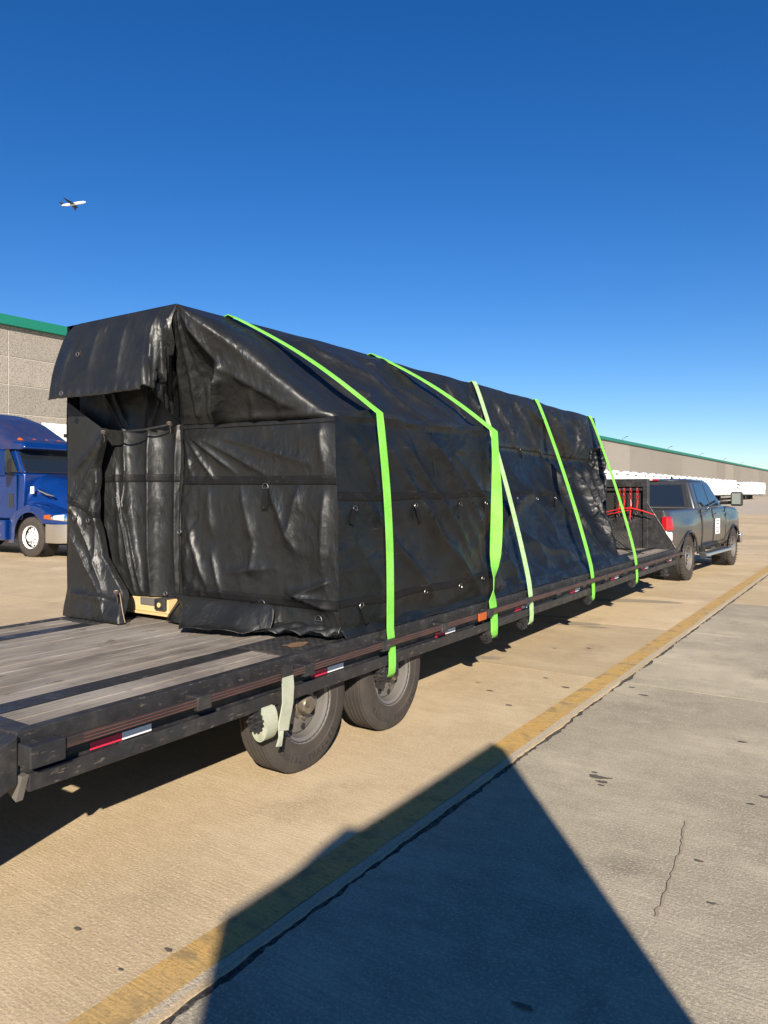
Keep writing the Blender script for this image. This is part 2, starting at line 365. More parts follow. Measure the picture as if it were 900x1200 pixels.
strip('pale_edge_strip', -1.928, -1.885, .002, 'pale_strip', .014, 'pale bare concrete edge between yellow line and crack')
# stains on the slabs
st = tag(bpy.data.objects.new('pavement_stains', None), 'oil spots and faded stains on the slabs', 'stains', kind='structure'); C.objects.link(st)
def blob(name, x, y, rx, ry, m, seed, z=.003, n=22, rot=0):
    vs = [(x, y, z)]
    for k in range(n):
        a = 2*math.pi*k/n; rr = 1+.9*float(vnoise(math.cos(a)*1.8+seed, math.sin(a)*1.8, 0, seed))
        px, py = rx*rr*math.cos(a), ry*rr*math.sin(a)
        vs.append((x+px*math.cos(rot)-py*math.sin(rot), y+px*math.sin(rot)+py*math.cos(rot), z))
    MB().add(vs, [(0, 1+k, 1+(k+1) % n) for k in range(n)]).build(name, m, st)
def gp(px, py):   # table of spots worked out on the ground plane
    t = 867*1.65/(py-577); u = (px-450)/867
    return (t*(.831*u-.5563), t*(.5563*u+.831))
for i, (px, py, sz, m) in enumerate([(701, 911, .055, 'stain'), (706, 917, .035, 'stain'), (697, 906, .02, 'stain'), (716, 913, .015, 'stain'), (705, 921, .02, 'stain'), (663, 806, .035, 'stain'), (650, 760, .02, 'stain'),
        (597, 827, .03, 'stain'), (612, 1180, .035, 'stain'), (754, 815, .035, 'stain'), (741, 806, .03, 'stain'), (880, 943, .02, 'stain'), (898, 935, .03, 'stain'), (640, 795, .025, 'stain'), (91, 1090, .018, 'stain'), (197, 1115, .02, 'stain'),
        (141, 1138, .012, 'stain'), (690, 760, .03, 'stain'), (870, 870, .03, 'stain'), (820, 1010, .02, 'stain'), (560, 800, .03, 'stain_soft'), (575, 810, .03, 'stain'), (835, 1060, .02, 'stain')]):
    x, y = gp(px, py); blob('stain', x, y, sz*.95, sz*.42, m, i, z=.0055)
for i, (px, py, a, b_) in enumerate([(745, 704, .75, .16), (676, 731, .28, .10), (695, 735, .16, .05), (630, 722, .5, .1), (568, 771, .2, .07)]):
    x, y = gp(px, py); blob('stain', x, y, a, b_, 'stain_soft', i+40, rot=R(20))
# hairline cracks
def crackline(pts, wd=.006, m='stain_soft'):
    P = []
    for (a, b_) in zip(pts[:-1], pts[1:]):
        a = gp(*a); b_ = gp(*b_)
        for k in range(8):
            t = k/8; P.append((lerp(a[0], b_[0], t)+random.uniform(-.006, .006), lerp(a[1], b_[1], t)+random.uniform(-.006, .006)))
    vs = []; fs = []
    for i, p in enumerate(P):
        ww = wd*random.uniform(.5, 1.3); vs += [(p[0]-ww, p[1], .004), (p[0]+ww, p[1]+ww*.6, .004)]
        if i: fs.append((2*i-2, 2*i-1, 2*i+1, 2*i))
    MB().add(vs, fs).build('crack', m, st)
crackline([(804, 963), (800, 990), (790, 1020), (775, 1060), (766, 1078)], .006)
crackline([(480, 1135), (510, 1165), (545, 1190)], .0014)
crackline([(398, 1100), (412, 1112)], .0014)

# warehouse ------------------------------------------------------
WX = -38; WH = 10.9
wh = thing('warehouse', 'long low concrete panel warehouse with green roof edge behind the parked trailers', 'building', (WX, 0, 0))
b = MB().box(WX-60, WX-.2, -60, 420, 0, WH-.1); b.build('wall', 'joint', wh, world=True)
rows = [(10.42, 8.86), (8.80, 7.38), (7.32, 5.85), (5.79, 3.9), (3.84, 1.9), (1.84, 0)]
pm = {}
y = -24.0+.0; PW = 7.3; y0 = 21.4-PW*6
k = 0
while y0 < 105:
    for (zt, zb) in rows:
        key = (zt, zb)
        if key not in pm: pm[key] = MB().box(-.2, -.17, .035, PW-.035, zb, zt).mesh('wall_panel', M['wall'])
        place('wall_panel', pm[key], wh, loc=(0, y0, 0))
    y0 += PW
far = MB().box(-.2, -.17, .03, PW*2-.03, 0, 10.42).mesh('wall_panel', M['wall'])
while y0 < 418:
    place('wall_panel', far, wh, loc=(0, y0, 0)); y0 += PW*2
MB().box(WX-60, WX+.12, -60.1, 420.1, 10.44, WH+.05).build('fascia', 'green', wh, world=True)
for i, s_ in enumerate([133, 167, 201, 235, 268, 300, 335]):
    f = MB(); f.tube([(WX, s_, WH), (WX+.1, s_, WH+.3), (WX+.6, s_+.7, WH+.7)], .035, 5); f.box(WX+.5, WX+.8, s_+.6, s_+.85, WH+.66, WH+.75)
    f.build('flood_light', 'black', wh, world=True)
for i in range(14):   # dock doors with dark seals
    yy = 8+i*9.5
    d = MB().box(WX+.02, WX+.10, yy, yy+2.6, 1.2, 4.2).build('dock_door', 'white', wh, world=True)
    MB().box(WX+.02, WX+.45, yy-.35, yy-.02, 1.0, 4.5).box(WX+.02, WX+.45, yy+2.62, yy+2.95, 1.0, 4.5).build('dock_seal', 'black', wh, world=True)

# semi trailers backed against the docks --------------------------------------
def wheel_meshes(Rt, wd, Rr, n=40, style='steel', clampz=None):
    """tyre, rim, hub meshes with axis along local X; outer face at x=+wd/2"""
    h = wd/2
    tp = [(-h*.80, Rr), (-h*.95, Rr+.02), (-h, Rr+(Rt-Rr)*.55), (-h*.93, Rt-.03), (-h*.82, Rt-.008)]
    g_ = []
    nn = 5
    for i in range(nn):
        a = -h*.80+i*(1.6*h)/nn; c = a+(1.6*h)/nn
        g_ += [(a, Rt-.010), (a+.004, Rt), (c-.008, Rt), (c-.004, Rt-.010)]
    tp += g_+[(h*.82, Rt-.008), (h*.93, Rt-.03), (h, Rr+(Rt-Rr)*.6), (h*1.0, Rr+(Rt-Rr)*.42), (h*.965, Rr+(Rt-Rr)*.40), (h*.95, Rr+.02), (h*.82, Rr)]
    ty = MB().lathe_x(tp, (0, 0, 0), n)
    if clampz is not None: ty.v = [(x, y, min(z, clampz)) for x, y, z in ty.v]
    return ty
def steel_rim(Rr, h, n=36):
    return MB().lathe_x([(-h*.8, Rr), (-h*.2, Rr-.015), (h*.10, Rr-.026), (h*.16, Rr-.036), (h*.30, Rr-.048), (h*.40, .12), (h*.52, .10), (h*.52, .066), (h*.42, .001)], (0, 0, 0), n) \
        .lathe_x([(h*.10, Rr-.026), (h*.7, Rr-.022), (h*.80, Rr-.004), (h*.92, Rr+.010), (h*.86, Rr+.014), (h*.6, Rr)], (0, 0, 0), n)

def semi_proto():
    t = thing('semi_trailer', 'white box trailer', 'trailer', (0, 0, 0))
    # local: nose faces +X, length along -X
    b = MB().box(-13.6, 0, -1.27, 1.27, 1.15, 4.1); body = b.build('body', 'white', t, bev=.05)
    r_ = MB().box(-13.6, .02, -1.30, -1.275, 1.10, 1.28).box(-13.6, .02, 1.275, 1.30, 1.10, 1.28).box(-13.6, .02, -1.29, -1.275, 4.0, 4.12).box(-13.6, .02, 1.275, 1.29, 4.0, 4.12)
    r_.build('rail', 'alu', t)
    v = MB()
    for i in range(22): v.box(-13.2+i*.6, -13.17+i*.6, -1.285, -1.27, 1.3, 4.0)
    v.build('rib', 'white', t)['kind'] = 'stuff'
    c = MB().box(.02, .14, -.75, .75, 2.35, 3.85); c.build('cooling_unit', 'white', t, bev=.05)
    MB().box(.141, .15, -.5, .5, 3.62, 3.74).build('grille', 'black', t)
    MB().box(-3.2, -2.9, -.95, -.75, .15, 1.15).box(-3.2, -2.9, .75, .95, .15, 1.15).box(-3.3, -2.8, -1.0, -.7, .05, .15).box(-3.3, -2.8, .7, 1.0, .05, .15).build('landing_gear', 'frame', t)
    MB().box(-13.4, -.5, -.5, -.35, .95, 1.15).box(-13.4, -.5, .35, .5, .95, 1.15).build('chassis', 'frame', t)
    for x in (-11.2, -12.5):
        for sy in (-1, 1):
            w_ = MB()
            w_.tube([(x, sy*1.22, .5), (x, sy*.72, .5)], .5, 18)
            w_.build('wheel', 'rubber', t)
    return t
semi = semi_proto()
gaps = {4, 5, 16, 40, 41, 42, 43, 44}
first = True
pos = []
for i in range(52):
    if i in gaps: continue
    pos.append((-24.3+random.uniform(-.12, .12), 12.2+3.9*i, i))
for n_, (x, y, i) in enumerate(pos):
    o = semi if n_ == 0 else copy_tree(semi)
    o.location = (x, y, 0)
    tag(o, group='white box trailers backed along the warehouse docks')
    if n_ == 0: o['label'] = 'white box trailer standing behind the blue semi tractor'
    elif i < 16: o['label'] = 'white box trailer at the dock hidden mostly behind the tarped load'
    else: o['label'] = 'white box trailer in the far row against the warehouse'
    if i == 45:
        o['label'] = 'white box trailer with a small dark swirl emblem on its side'
        e = MB()
        for k in range(2):
            pts = []
            for q in range(9):
                a = q/8*2.6+k*math.pi; rr = .12+.50*q/8
                pts.append((-2.6+rr*math.cos(a)*1.6, -1.30, 3.1+rr*math.sin(a)))
            e.tube(pts, [.05+.10*math.sin(q/8*math.pi) for q in range(9)], 5)
        e.build('emblem', 'print', o)
# a pair of parked cars glimpsed low between the load and the headboard rack
def small_car(loc, rz, lab):
    t = thing('parked_car', lab, 'car', loc, rz)
    prof = [(-2.2, .35), (2.15, .35), (2.2, .7), (1.3, .88), (.6, 1.38), (-1.0, 1.42), (-1.8, .98), (-2.2, .9)]
    MB().prism(prof, 'x', -.85, .85).build('body', 'white', t, bev=.08, smooth=True)
    MB().prism([(.45, 1.33), (1.15, .93), (-1.6, .98), (-.98, 1.36)], 'x', -.86, .86).build('window', 'glass', t)
    for sx in (-1, 1):
        for y in (-1.35, 1.35): MB().tube([(sx*.88, y, .32), (sx*.66, y, .32)], .32, 20).build('wheel', 'rubber', t)
small_car((-14.6, 33, 0), R(95), 'white car parked beyond the headboard rack nearer the load')

# ================================================================ TRAILER
RO = -2.80; LO = -5.12; DZ = .70; S0 = 1.60; S1 = 12.95
tr = thing('flatbed_trailer', 'black steel gooseneck flatbed trailer with weathered plank deck and tandem wheels', 'trailer', (-3.96, 7.2, 0))
# planks
def plank(x0, x1, y0, y1):
    n = 3; z0 = DZ-.045; zj = random.uniform(-.003, .002)
    MB().box(x0+.0045, x1-.0045, y0+.002, y1-.002, z0, DZ+zj).build('plank', 'wood', tr, world=True, bev=.003, segs=1)
TP0, TP1 = 3.25, 5.15
def field(x0, x1, nb, cut):
    wd = (x1-x0)/nb
    for i in range(nb):
        a = x0+i*wd; c = a+wd
        if cut: segs = [(S0+.10, TP0), (TP1, 8.9), (8.9, S1)]
        else:
            j = 5.2+random.choice([0, 1.2, 2.4]); segs = [(S0+.10, j), (j, j+4.2), (j+4.2, S1)]
        for (p, q) in segs: plank(a, c, p, q)
field(-3.135, RO+.00-.055, 2, True); field(-4.665, -3.265, 10, False); field(-5.07, -4.795, 2, True)
MB().box(-3.265, -3.135, S0+.1, S1, DZ-.05, DZ+.003).build('deck_strip', 'frame', tr, world=True)
MB().box(-4.795, -4.665, S0+.1, S1, DZ-.05, DZ+.003).build('deck_strip', 'frame', tr, world=True)
# tread plates with raised diamonds
def tread_plate(name, x0, x1, y0, y1, z, par, nx_dir='z', yy=None):
    b = MB()
    if nx_dir == 'z': b.box(x0, x1, y0, y1, z-.03, z)
    else: b.box(x0, x1, yy, yy+.03, y0, y1)
    p = .03; nx = int((x1-x0)/p); ny = int((y1-y0)/p)
    for i in range(nx):
        for j in range(ny):
            cx = x0+(i+.5)*p; cy = y0+(j+.5)*p; s_ = 1 if (i+j) % 2 else -1
            dx, dy = .012*s_, .012
            if nx_dir == 'z':
                b.add([(cx-dx, cy-dy, z), (cx+dy*.25, cy-dx*.25, z), (cx+dx, cy+dy, z), (cx-dy*.25, cy+dx*.25, z), (cx, cy, z+.0025)], [(0,1,4),(1,2,4),(2,3,4),(3,0,4)])
            else:
                b.add([(cx-dx, yy, cy-dy), (cx+.003, yy, cy-dx*.25), (cx+dx, yy, cy+dy), (cx-.003, yy, cy+dx*.25), (cx, yy-.0025, cy)], [(0,1,4),(1,2,4),(2,3,4),(3,0,4)])
    return b.build(name, 'tread', par, world=True)
tread_plate('tread_plate', -3.262, RO-.055, TP0, TP1, DZ+.006, tr)
tread_plate('tread_plate', -5.07, -4.668, TP0, TP1, DZ+.006, tr)
b = MB()
vs = [(-3.0, 3.50, DZ+.0095)]
for k in range(20):
    a = k/20*2*math.pi; rr = 1+.8*float(vnoise(math.cos(a)*2, math.sin(a)*2, 0, 31)); vs.append((-3.0+.05*rr*math.cos(a), 3.50+.09*rr*math.sin(a), DZ+.0095))
b.add(vs, [(0, 1+k, 1+(k+1) % 20) for k in range(20)]); b.build('rust_patch', 'rust', tr, world=True)
# side structure, both sides (sx=+1 right side seen by the camera)
POCK = [1.60+.09]+[2.49+.795*k for k in range(0, 13)]
def side(sx):
    X = lambda x: x if sx > 0 else -7.92-x
    def bx(b, x0, x1, *a):
        x0, x1 = X(x0), X(x1); b.box(min(x0, x1), max(x0, x1), *a)
    b = MB(); bx(b, RO-.055, RO, S0, S1+.05, .535, DZ+.012); b.build('edge_channel', 'frame', tr, world=True, bev=.006)
    b = MB()
    bx(b, -2.742, -2.714, S0+.08, S1, .621, .664)
    for z in (.612, .627): pass
    b.build('rub_rail', 'rub', tr, world=True, bev=.004)
    b = MB()
    for z0 in (.627, .641, .655): bx(b, -2.7145, -2.7125, S0+.24, S1-.03, z0, z0+.0028)
    b.build('pinstripe', 'rub_red', tr, world=True)
    for i, y in enumerate(POCK):
        b = MB()
        if i == 0: bx(b, RO+.002, -2.70, S0, S0+.15, .585, .672)
        else: bx(b, RO+.002, -2.708, y-.045, y+.045, .60, .668)
        b.build('stake_pocket', 'frame', tr, world=True, bev=.005)
    # lower winch track, folded angle with an open triangular end
    a, c = X(RO-.03), X(-2.755)
    pr = [(a, .530), (c, .552), (c, .482), (c-sx*.006, .478), (a, .485)]
    MB().prism(pr, 'y', S0+.03, S1-.1).build('winch_track', 'frame', tr, world=True, bev=.003)
    MB().prism([(a, .545), (c, .55), (X(-2.80), .44), (X(-2.86), .465)], 'y', S0-.0, S0+.028).build('track_end', 'rim', tr, world=True)
side(1); side(-1)
for k in range(8):
    y = 1.925+k*1.475
    if y > 12.6: break
    MB().box(RO+.001, RO+.003, y, y+.16, .549, .582).build('red_tape', 'tape_red', tr, world=True)
    MB().box(RO+.001, RO+.003, y+.16, y+.32, .549, .582).build('white_tape', 'tape_white', tr, world=True)
MB().box(-2.712, -2.698, 5.42, 5.56, .60, .662).build('marker_light', 'amber', tr, world=True, bev=.006)
# rear beam, dovetail
MB().box(LO-.0, RO-.056, S0, S0+.098, .56, DZ+.008).build('rear_beam', 'frame', tr, world=True, bev=.008)
for x0, x1 in ((-2.90, -2.78), (-5.14, -5.02), (-3.86, -3.80), (-4.12, -4.06)):
    sl_ = math.tan(R(22)); y0_ = .65; dz_ = (S0-y0_)*sl_
    MB().hexa([(x0, y0_, .50-dz_), (x1, y0_, .50-dz_), (x1, S0-.003, .515), (x0, S0-.003, .515)], [(x0, y0_, DZ+.004-dz_), (x1, y0_, DZ+.004-dz_), (x1, S0-.003, DZ+.004), (x0, S0-.003, DZ+.004)]).build('dovetail_beam', 'frame', tr, world=True, bev=.006)
for i in range(5):
    y = S0-.30-i*.16; z = DZ-.012-(S0-y)*math.tan(R(22)); zz_ = .145*math.tan(R(22))
    for (xa, xb) in ((-5.015, -4.125), (-3.795, -2.905), (-4.055, -3.865)):
        MB().hexa([(xa, y, z-.04), (xb, y, z-.04), (xb, y+.145, z-.04+zz_), (xa, y+.145, z-.04+zz_)], [(xa, y, z), (xb, y, z), (xb, y+.145, z+zz_), (xa, y+.145, z+zz_)]).build('dovetail_slat', 'frame', tr, world=True)
# chassis
for x in (-3.45, -4.55):
    MB().box(x-.06, x+.06, 1.75, 12.9, .32, .36).box(x-.012, x+.012, 1.75, 12.9, .36, .60).box(x-.06, x+.06, 1.75, 12.9, .60, .635).build('main_beam', 'frame', tr, world=True)
for k in range(24):
    y = 1.9+k*.47
    MB().box(LO+.06, RO-.06, y, y+.05, .60, .65).build('cross_member', 'frame', tr, world=True)
# wheels
RT = .395; WD = .195
for sx in (1, -1):
    for yw in (3.40, 4.335):
        xo = -2.82 if sx > 0 else -5.10
        cx = xo-sx*WD/2
        wloc = Vector((cx, yw, RT-.006))-tr.location
        h = WD/2
        rm = steel_rim(.218, h)
        fl = 1 if sx > 0 else -1
        def flip(mb):
            mb.v = [(p[0]*fl, p[1], p[2]) for p in mb.v]; return mb
        wr = flip(rm).build('wheel', 'rim', tr, smooth=True, ang=35, loc=wloc)
        ty = flip(wheel_meshes(RT, WD, .214, 64, clampz=.245))
        # flatten the contact patch slightly
        ty.v = [(x, y, max(z, -RT+.007)) for x, y, z in ty.v]
        ty.build('tyre', 'rubber', wr, smooth=True, ang=30)
        for k in range(8):
            a = k/8*2*math.pi+.2
            MB().tube([(h*.30*fl, .146*math.cos(a), .146*math.sin(a)), (h*.385*fl, .146*math.cos(a), .146*math.sin(a))], .019, 12).build('vent_hole', 'dark', wr)
        hb = MB().lathe_x([(h*.3*fl, .066), (h*.58*fl, .064), (h*.64*fl, .058), (h*1.0*fl, .058), (h*1.15*fl, .048), (h*1.16*fl, .001)], (0, 0, 0), 24)
        hb.build('hub_cap', 'grease', wr, smooth=True, ang=35)
        for k in range(8):
            a = k/8*2*math.pi; MB().tube([(h*.48*fl, .082*math.cos(a), .082*math.sin(a)), (h*.72*fl, .082*math.cos(a), .082*math.sin(a))], .0105, 6).build('lug_nut', 'grease', wr)
        if sx > 0:
            word = 'RADIAL TRAILER'
            for j, chh in enumerate(word):
                if chh == ' ': continue
                a = R(-140+j*7.6)   # angle measured from +Y
                rr = .318
                mw = Matrix.Translation((h*1.004, rr*math.cos(a), rr*math.sin(a))) @ Matrix.Rotation(a+math.pi/2, 4, 'X') @ Matrix.Rotation(math.pi/2, 4, 'Z') @ Matrix.Rotation(math.pi/2, 4, 'X')
                # text plane: letter x axis -> tangent, y axis -> towards hub
                tx = Vector((0, -math.sin(a), math.cos(a))); ty_ = Vector((0, -math.cos(a), -math.sin(a))); tz = tx.cross(ty_)
                mw = Matrix(((tx.x, ty_.x, tz.x, h*1.003), (tx.y, ty_.y, tz.y, rr*math.cos(a)), (tx.z, ty_.z, tz.z, rr*math.sin(a)), (0, 0, 0, 1)))
                text_part('lettering', chh, .05, 'rubber_text', mw, wr, .003)
for yw in (3.40, 4.335):
    MB().tube([(-5.0, yw, .385), (-2.92, yw, .385)], .045, 10).build('axle', 'frame', tr, world=True)
MB().box(-3.1, -3.03, 2.95, 4.6, .40, .46).box(-4.9, -4.83, 2.95, 4.6, .40, .46).build('leaf_spring', 'frame', tr, world=True)
# winches under the track
WIN = [3.0, 4.20, 5.80, 6.565, 8.43, 10.25, 12.0]
def winch(y):
    w_ = MB().tube([(-2.79, y-.075, .435), (-2.79, y+.075, .435)], .035, 14).build('winch', 'frame', tr, world=True)
    MB().box(-2.815, -2.75, y-.085, y-.077, .39, .50).box(-2.815, -2.75, y+.077, y+.085, .39, .50).build('bracket', 'frame', w_, world=True)
    g_ = MB(); n = 14
    pr = []
    for k in range(n*2):
        a = math.pi*k/n; rr = .062 if k % 2 else .048; pr.append((-2.775+rr*math.cos(a), .425+rr*math.sin(a)))
    g_.prism(pr, 'y', y-.105, y-.09)
    for k in range(6):
        a = k/6*2*math.pi; g_.tube([(-2.775+.028*math.cos(a), y-.122, .425+.028*math.sin(a)), (-2.775+.028*math.cos(a), y-.1, .425+.028*math.sin(a))], .010, 6)
    g_.build('ratchet_wheel', 'frame', w_, world=True)
for y in WIN: winch(y)

# headboard rack, tool box, gooseneck, landing leg
hb = MB()
for x in (-4.66, -3.29): hb.box(x-.045, x+.045, 12.86, 12.98, DZ, 1.86)
hb.box(-4.70, -3.25, 12.85, 12.99, 1.74, 1.88)
hb.build('rack_frame', 'frame', tr, world=True, bev=.01)
MB().prism([(-3.25, .71), (-2.80, .71), (-2.81, .74), (-3.25, 1.47)], 'y', 12.86, 12.885).build('side_gusset', 'frame', tr, world=True, bev=.004)
MB().tube([(-2.80, 12.855, .73), (-3.26, 12.855, 1.48)], .007, 6).build('gusset_edge', 'frame', tr, world=True)
MB().prism([(-4.67, .71), (-5.12, .71), (-5.11, .74), (-4.67, 1.47)], 'y', 12.86, 12.885).build('side_gusset', 'frame', tr, world=True, bev=.004)
MB().box(-4.61, -3.34, 12.88, 12.93, DZ, 1.28).build('lower_panel', 'frame', tr, world=True)
MB().box(-4.61, -3.34, 12.87, 12.90, 1.68, 1.72).build('hook_bar', 'frame', tr, world=True)
MB().box(-4.0, -3.34, 12.93, 12.97, 1.28, 1.74).build('rack_mesh', 'dark', tr, world=True)
tbx = MB().box(-4.56, -3.38, 12.35, 12.84, DZ+.01, 1.02).build('tool_box', 'tread', tr, world=True, bev=.01)
tread_plate('tool_box_front', -4.55, -3.39, DZ+.03, 1.0, 0, tbx, 'y', 12.315)
gm = MB().hexa([(-4.1, 12.99, .60), (-3.82, 12.99, .60), (-3.82, 13.4, 1.32), (-4.1, 13.4, 1.32)], [(-4.1, 12.995, 1.25), (-3.82, 12.995, 1.25), (-3.82, 13.2, 1.55), (-4.1, 13.2, 1.55)])
gm.box(-4.1, -3.82, 13.2, 14.7, 1.40, 1.56); gm.tube([(-3.96, 14.5, 1.4), (-3.96, 14.5, .95)], .06, 12); gm.build('gooseneck', 'frame', tr, world=True)
for x in (-3.0, -4.92):
    MB().box(x-.05, x+.05, 12.72, 12.84, .30, .65).box(x-.09, x+.09, 12.68, 12.88, .27, .30).build('landing_leg', 'frame', tr, world=True)
MB().box(-3.05, -2.84, 12.96, 13.0, .42, .66).build('end_bracket', 'frame', tr, world=True)

# ================================================================ TARPED LOAD
ld_ = thing('tarped_load', 'big crated load wrapped in black vinyl tarps standing on the flatbed trailer', 'tarped load', (-3.96, 7.2, .70))
def P3(x, y, z): return np.stack([x+0*z+0*y, y+0*x+0*z, z+0*x+0*y], -1)
def interp(v, xs, ys): return np.interp(v, xs, ys)
RX, RZ = -3.93, 2.92
def ridge(s):
    s = np.asarray(s, float)
    amp = ss(3.6, 6, s)
    return RX+.05*vnoise(s*1.1, 3, 0, 1)*amp, s, RZ+(.05*vnoise(s*.9, 1, 0, 6)+.035*vnoise(s*3.1, 1, 0, 7))*amp-.03*ss(7, 12, s)
def prof(s, v):   # r of the side skin at height fraction v (0 ridge, 1 deck) beyond the shoulder
    st_ = -3.93+1.08*v
    sg = interp(v, [0, .3, .5, .75, .9, 1], [-3.93, -3.84, -3.74, -3.50, -3.22, -2.98])
    g_ = ss(6.6, 11.2, s)*.85
    return lerp(st_-.10*np.sin(math.pi*v)*ss(6.3, 7.2, s), sg, g_)
def send(v): return interp(v, [0, .36, .5, .75, .92, 1], [12.18, 11.95, 11.7, 10.85, 10.25, 10.35])
def mid(q):     # shoulder line, q 0..1
    s = 3.75+(11.95-3.75)*q
    k = ss(5.98, 6.38, s)
    r_ = lerp(-2.89, prof(s, .36), k); z_ = 2.14-.012*np.sin(s*2)-.03*ss(6, 9, s)+.03*vnoise(s*2.0, 2, 0, 11)*ss(4, 5, s)
    return r_, s, z_
QG = .13
def slope(nq=430, nv=70):
    q = np.linspace(0, 1, nq)[:, None]; v = np.linspace(0, 1, nv)[None, :]
    qs = np.clip((q-QG)/(1-QG), 0, 1); qg = np.clip(q/QG, 0, 1)
    tx, ty, tz = ridge(3.36+(12.18-3.36)*qs)
    mx, my, mz = mid(qs)
    K = (-4.28, 3.70, 2.15)
    g_ = (q < QG)
    bx = np.where(g_, lerp(K[0], -2.89, qg), mx); by = np.where(g_, lerp(K[1], 3.75, qg), my); bz = np.where(g_, lerp(K[2], 2.14, qg), mz)
    x = lerp(tx, bx, v); y = lerp(ty, by, v); z = lerp(tz, bz, v)
    A = np.stack(np.broadcast_arrays(x, y, z), -1).copy()
    N = normals(A); N *= np.sign(N[..., 0:1]+1e-6)
    S_ = A[..., 1]; V = np.broadcast_to(v, q.shape[:1]+v.shape[1:]); Q = np.broadcast_to(q, V.shape)
    U = S_*1.0; W = V*1.3
    env = np.clip(V*6, 0, 1)*np.clip((1-V)*9, 0, 1)
    d = np.zeros_like(V)
    # gable: tight pleats near the knot, broad folds to the shoulder
    ga = np.clip(Q/QG, 0, 1); gin = (1-ss(.97, 1.05, Q/QG))
    pl = np.abs(np.sin(ga*math.pi*9))*.05*(1-ss(.05, .30, ga))*np.sin(np.clip(V, 0, 1)*math.pi*.95+.05)
    d += pl
    X_ = ga*1.39*V; Yv = V*.95
    d += gin*(crease(X_, Yv, .42, .50, .40, .93, .11, .07)+crease(X_, Yv, .42, .50, .06, .08, .05, .07)+crease(X_, Yv, .42, .50, 1.2, .93, .045, .10)
         + crease(X_, Yv, .15, .55, .22, .95, .035, .035)+crease(X_, Yv, .25, .62, .33, .95, .03, .03)+crease(X_, Yv, .70, .72, .74, .95, .035, .05)+crease(X_, Yv, .95, .80, .98, .95, .02, .04))
    d -= gin*.05*np.exp(-((X_-.28)/.10)**2-((Yv-.62)/.2)**2)
    # slope skin: long shallow folds and drapes
    so_ = (1-gin)
    d += so_*env*(wrinkle(S_+V*.7, V*1.1, 21, 1.6, .035)+wrinkle(S_*1.0, V*.5, 23, 3.2, .022)*ss(6, 7.5, S_))
    for (a, b_, c, e, am, wi) in [(3.9, .25, 4.5, 1.25, .03, .09), (4.4, .0, 5.2, 1.3, .03, .07), (5.1, .15, 5.6, 1.2, .025, .06), (5.9, .2, 6.6, 1.2, .04, .08), (5.6, 0, 5.75, .5, .03, .04),
            (7.0, .1, 7.1, 1.2, .035, .06), (7.5, .1, 7.6, 1.2, .03, .05), (8.1, .2, 8.35, 1.25, .04, .06), (8.7, .1, 9.1, 1.25, .04, .06), (9.1, .3, 10.3, 1.25, .07, .09), (9.9, .1, 10.5, 1.25, .06, .07), (11.0, .1, 10.7, 1.25, .05, .07), (11.5, .3, 10.8, 1.28, .05, .07)]:
        d += so_*crease(S_, V*1.3, a, b_, c, e, am, wi)*env
    # roll of cloth just above the shoulder
    d += .05*np.exp(-((V-.97)/.035)**2)*(1-ss(5.9, 6.2, S_))*(.6+1.2*vnoise(S_*5, 2, 0, 14))*ss(.25, .5, ga)
    d += .008*so_*env*vnoise(S_*6, V*6, 0, 17)+.003*env*vnoise(S_*17, V*18, 0, 18)
    return A+N*(d*np.where(gin>.5, 1.15, 1.55))[..., None], N
def lower(nq=430, nv=80):
    q = np.linspace(0, 1, nq)[:, None]; v = np.linspace(0, 1, nv)[None, :]
    mx, my, mz = mid(q)
    vv = .36+.64*v
    se = send(vv); s = 3.75+(se-3.75)*q
    zb = .715+.012*np.sin(s*7)
    z = lerp(mz, zb, v)
    k = ss(5.98, 6.5, s)
    flat = lerp(-2.89, -2.86, v)
    x = lerp(flat, prof(s, vv), k)
    x = x+(mx-lerp(-2.89, prof(my, .36), ss(5.98, 6.5, my)))*(1-v)
    x = np.where(v > .93, np.maximum(x, lerp(x, -2.865+0*x, ss(9.9, 9.2, s)*0+ (s < 9.6)*1.0*ss(.90, 1, v))), x)
    A = np.stack(np.broadcast_arrays(x, s, z), -1).copy()
    N = normals(A); N *= np.sign(N[..., 0:1]+1e-6)
    S_ = A[..., 1]; H = np.broadcast_to(v, S_.shape)*1.42
    V = H/1.42
    env = np.clip(V*10, 0, 1)*np.clip((1-V)*8, .15, 1)
    d = env*(wrinkle(S_-H*.9, H*.2+S_*.1, 31, 1.8, .022)+wrinkle(S_, H, 33, .9, .020))
    for (a, b_, c, e, am, wi) in [(4.2, .05, 5.0, .9, .030, .06), (4.5, .1, 5.5, 1.0, .032, .06), (4.9, .05, 5.9, .95, .028, .05), (4.0, .5, 4.9, 1.3, .03, .06), (4.7, .6, 5.6, 1.3, .028, .06), (3.9, .1, 4.2, .5, .02, .04),
            (5.3, .2, 6.1, .8, .025, .05), (6.6, .9, 7.6, .6, .04, .08), (7.0, .75, 8.4, .45, .04, .1), (7.2, 1.0, 8.6, 1.25, .03, .07), (8.6, .3, 9.6, 1.3, .05, .1), (9.3, 0, 9.7, 1.3, .07, .08), (10.1, 0, 9.7, .5, .07, .07), (10.5, .1, 10.2, 1.35, .09, .09),
            (11.0, 0, 10.6, 1.3, .08, .08), (11.4, .1, 11.0, 1.3, .07, .06), (6.3, .1, 6.6, 1.3, .03, .06)]:
        d = d+crease(S_, H, a, b_, c, e, am, wi)*env
    d += .007*env*vnoise(S_*5, H*5, 0, 37)+.003*env*vnoise(S_*16, H*16, 0, 38)
    d += .02*np.exp(-((V-.93)/.05)**2)*vnoise(S_*7, 1, 0, 39)
    return A+N*(d*2.0*np.clip((S_-3.75)*5, .4, 1))[..., None], N
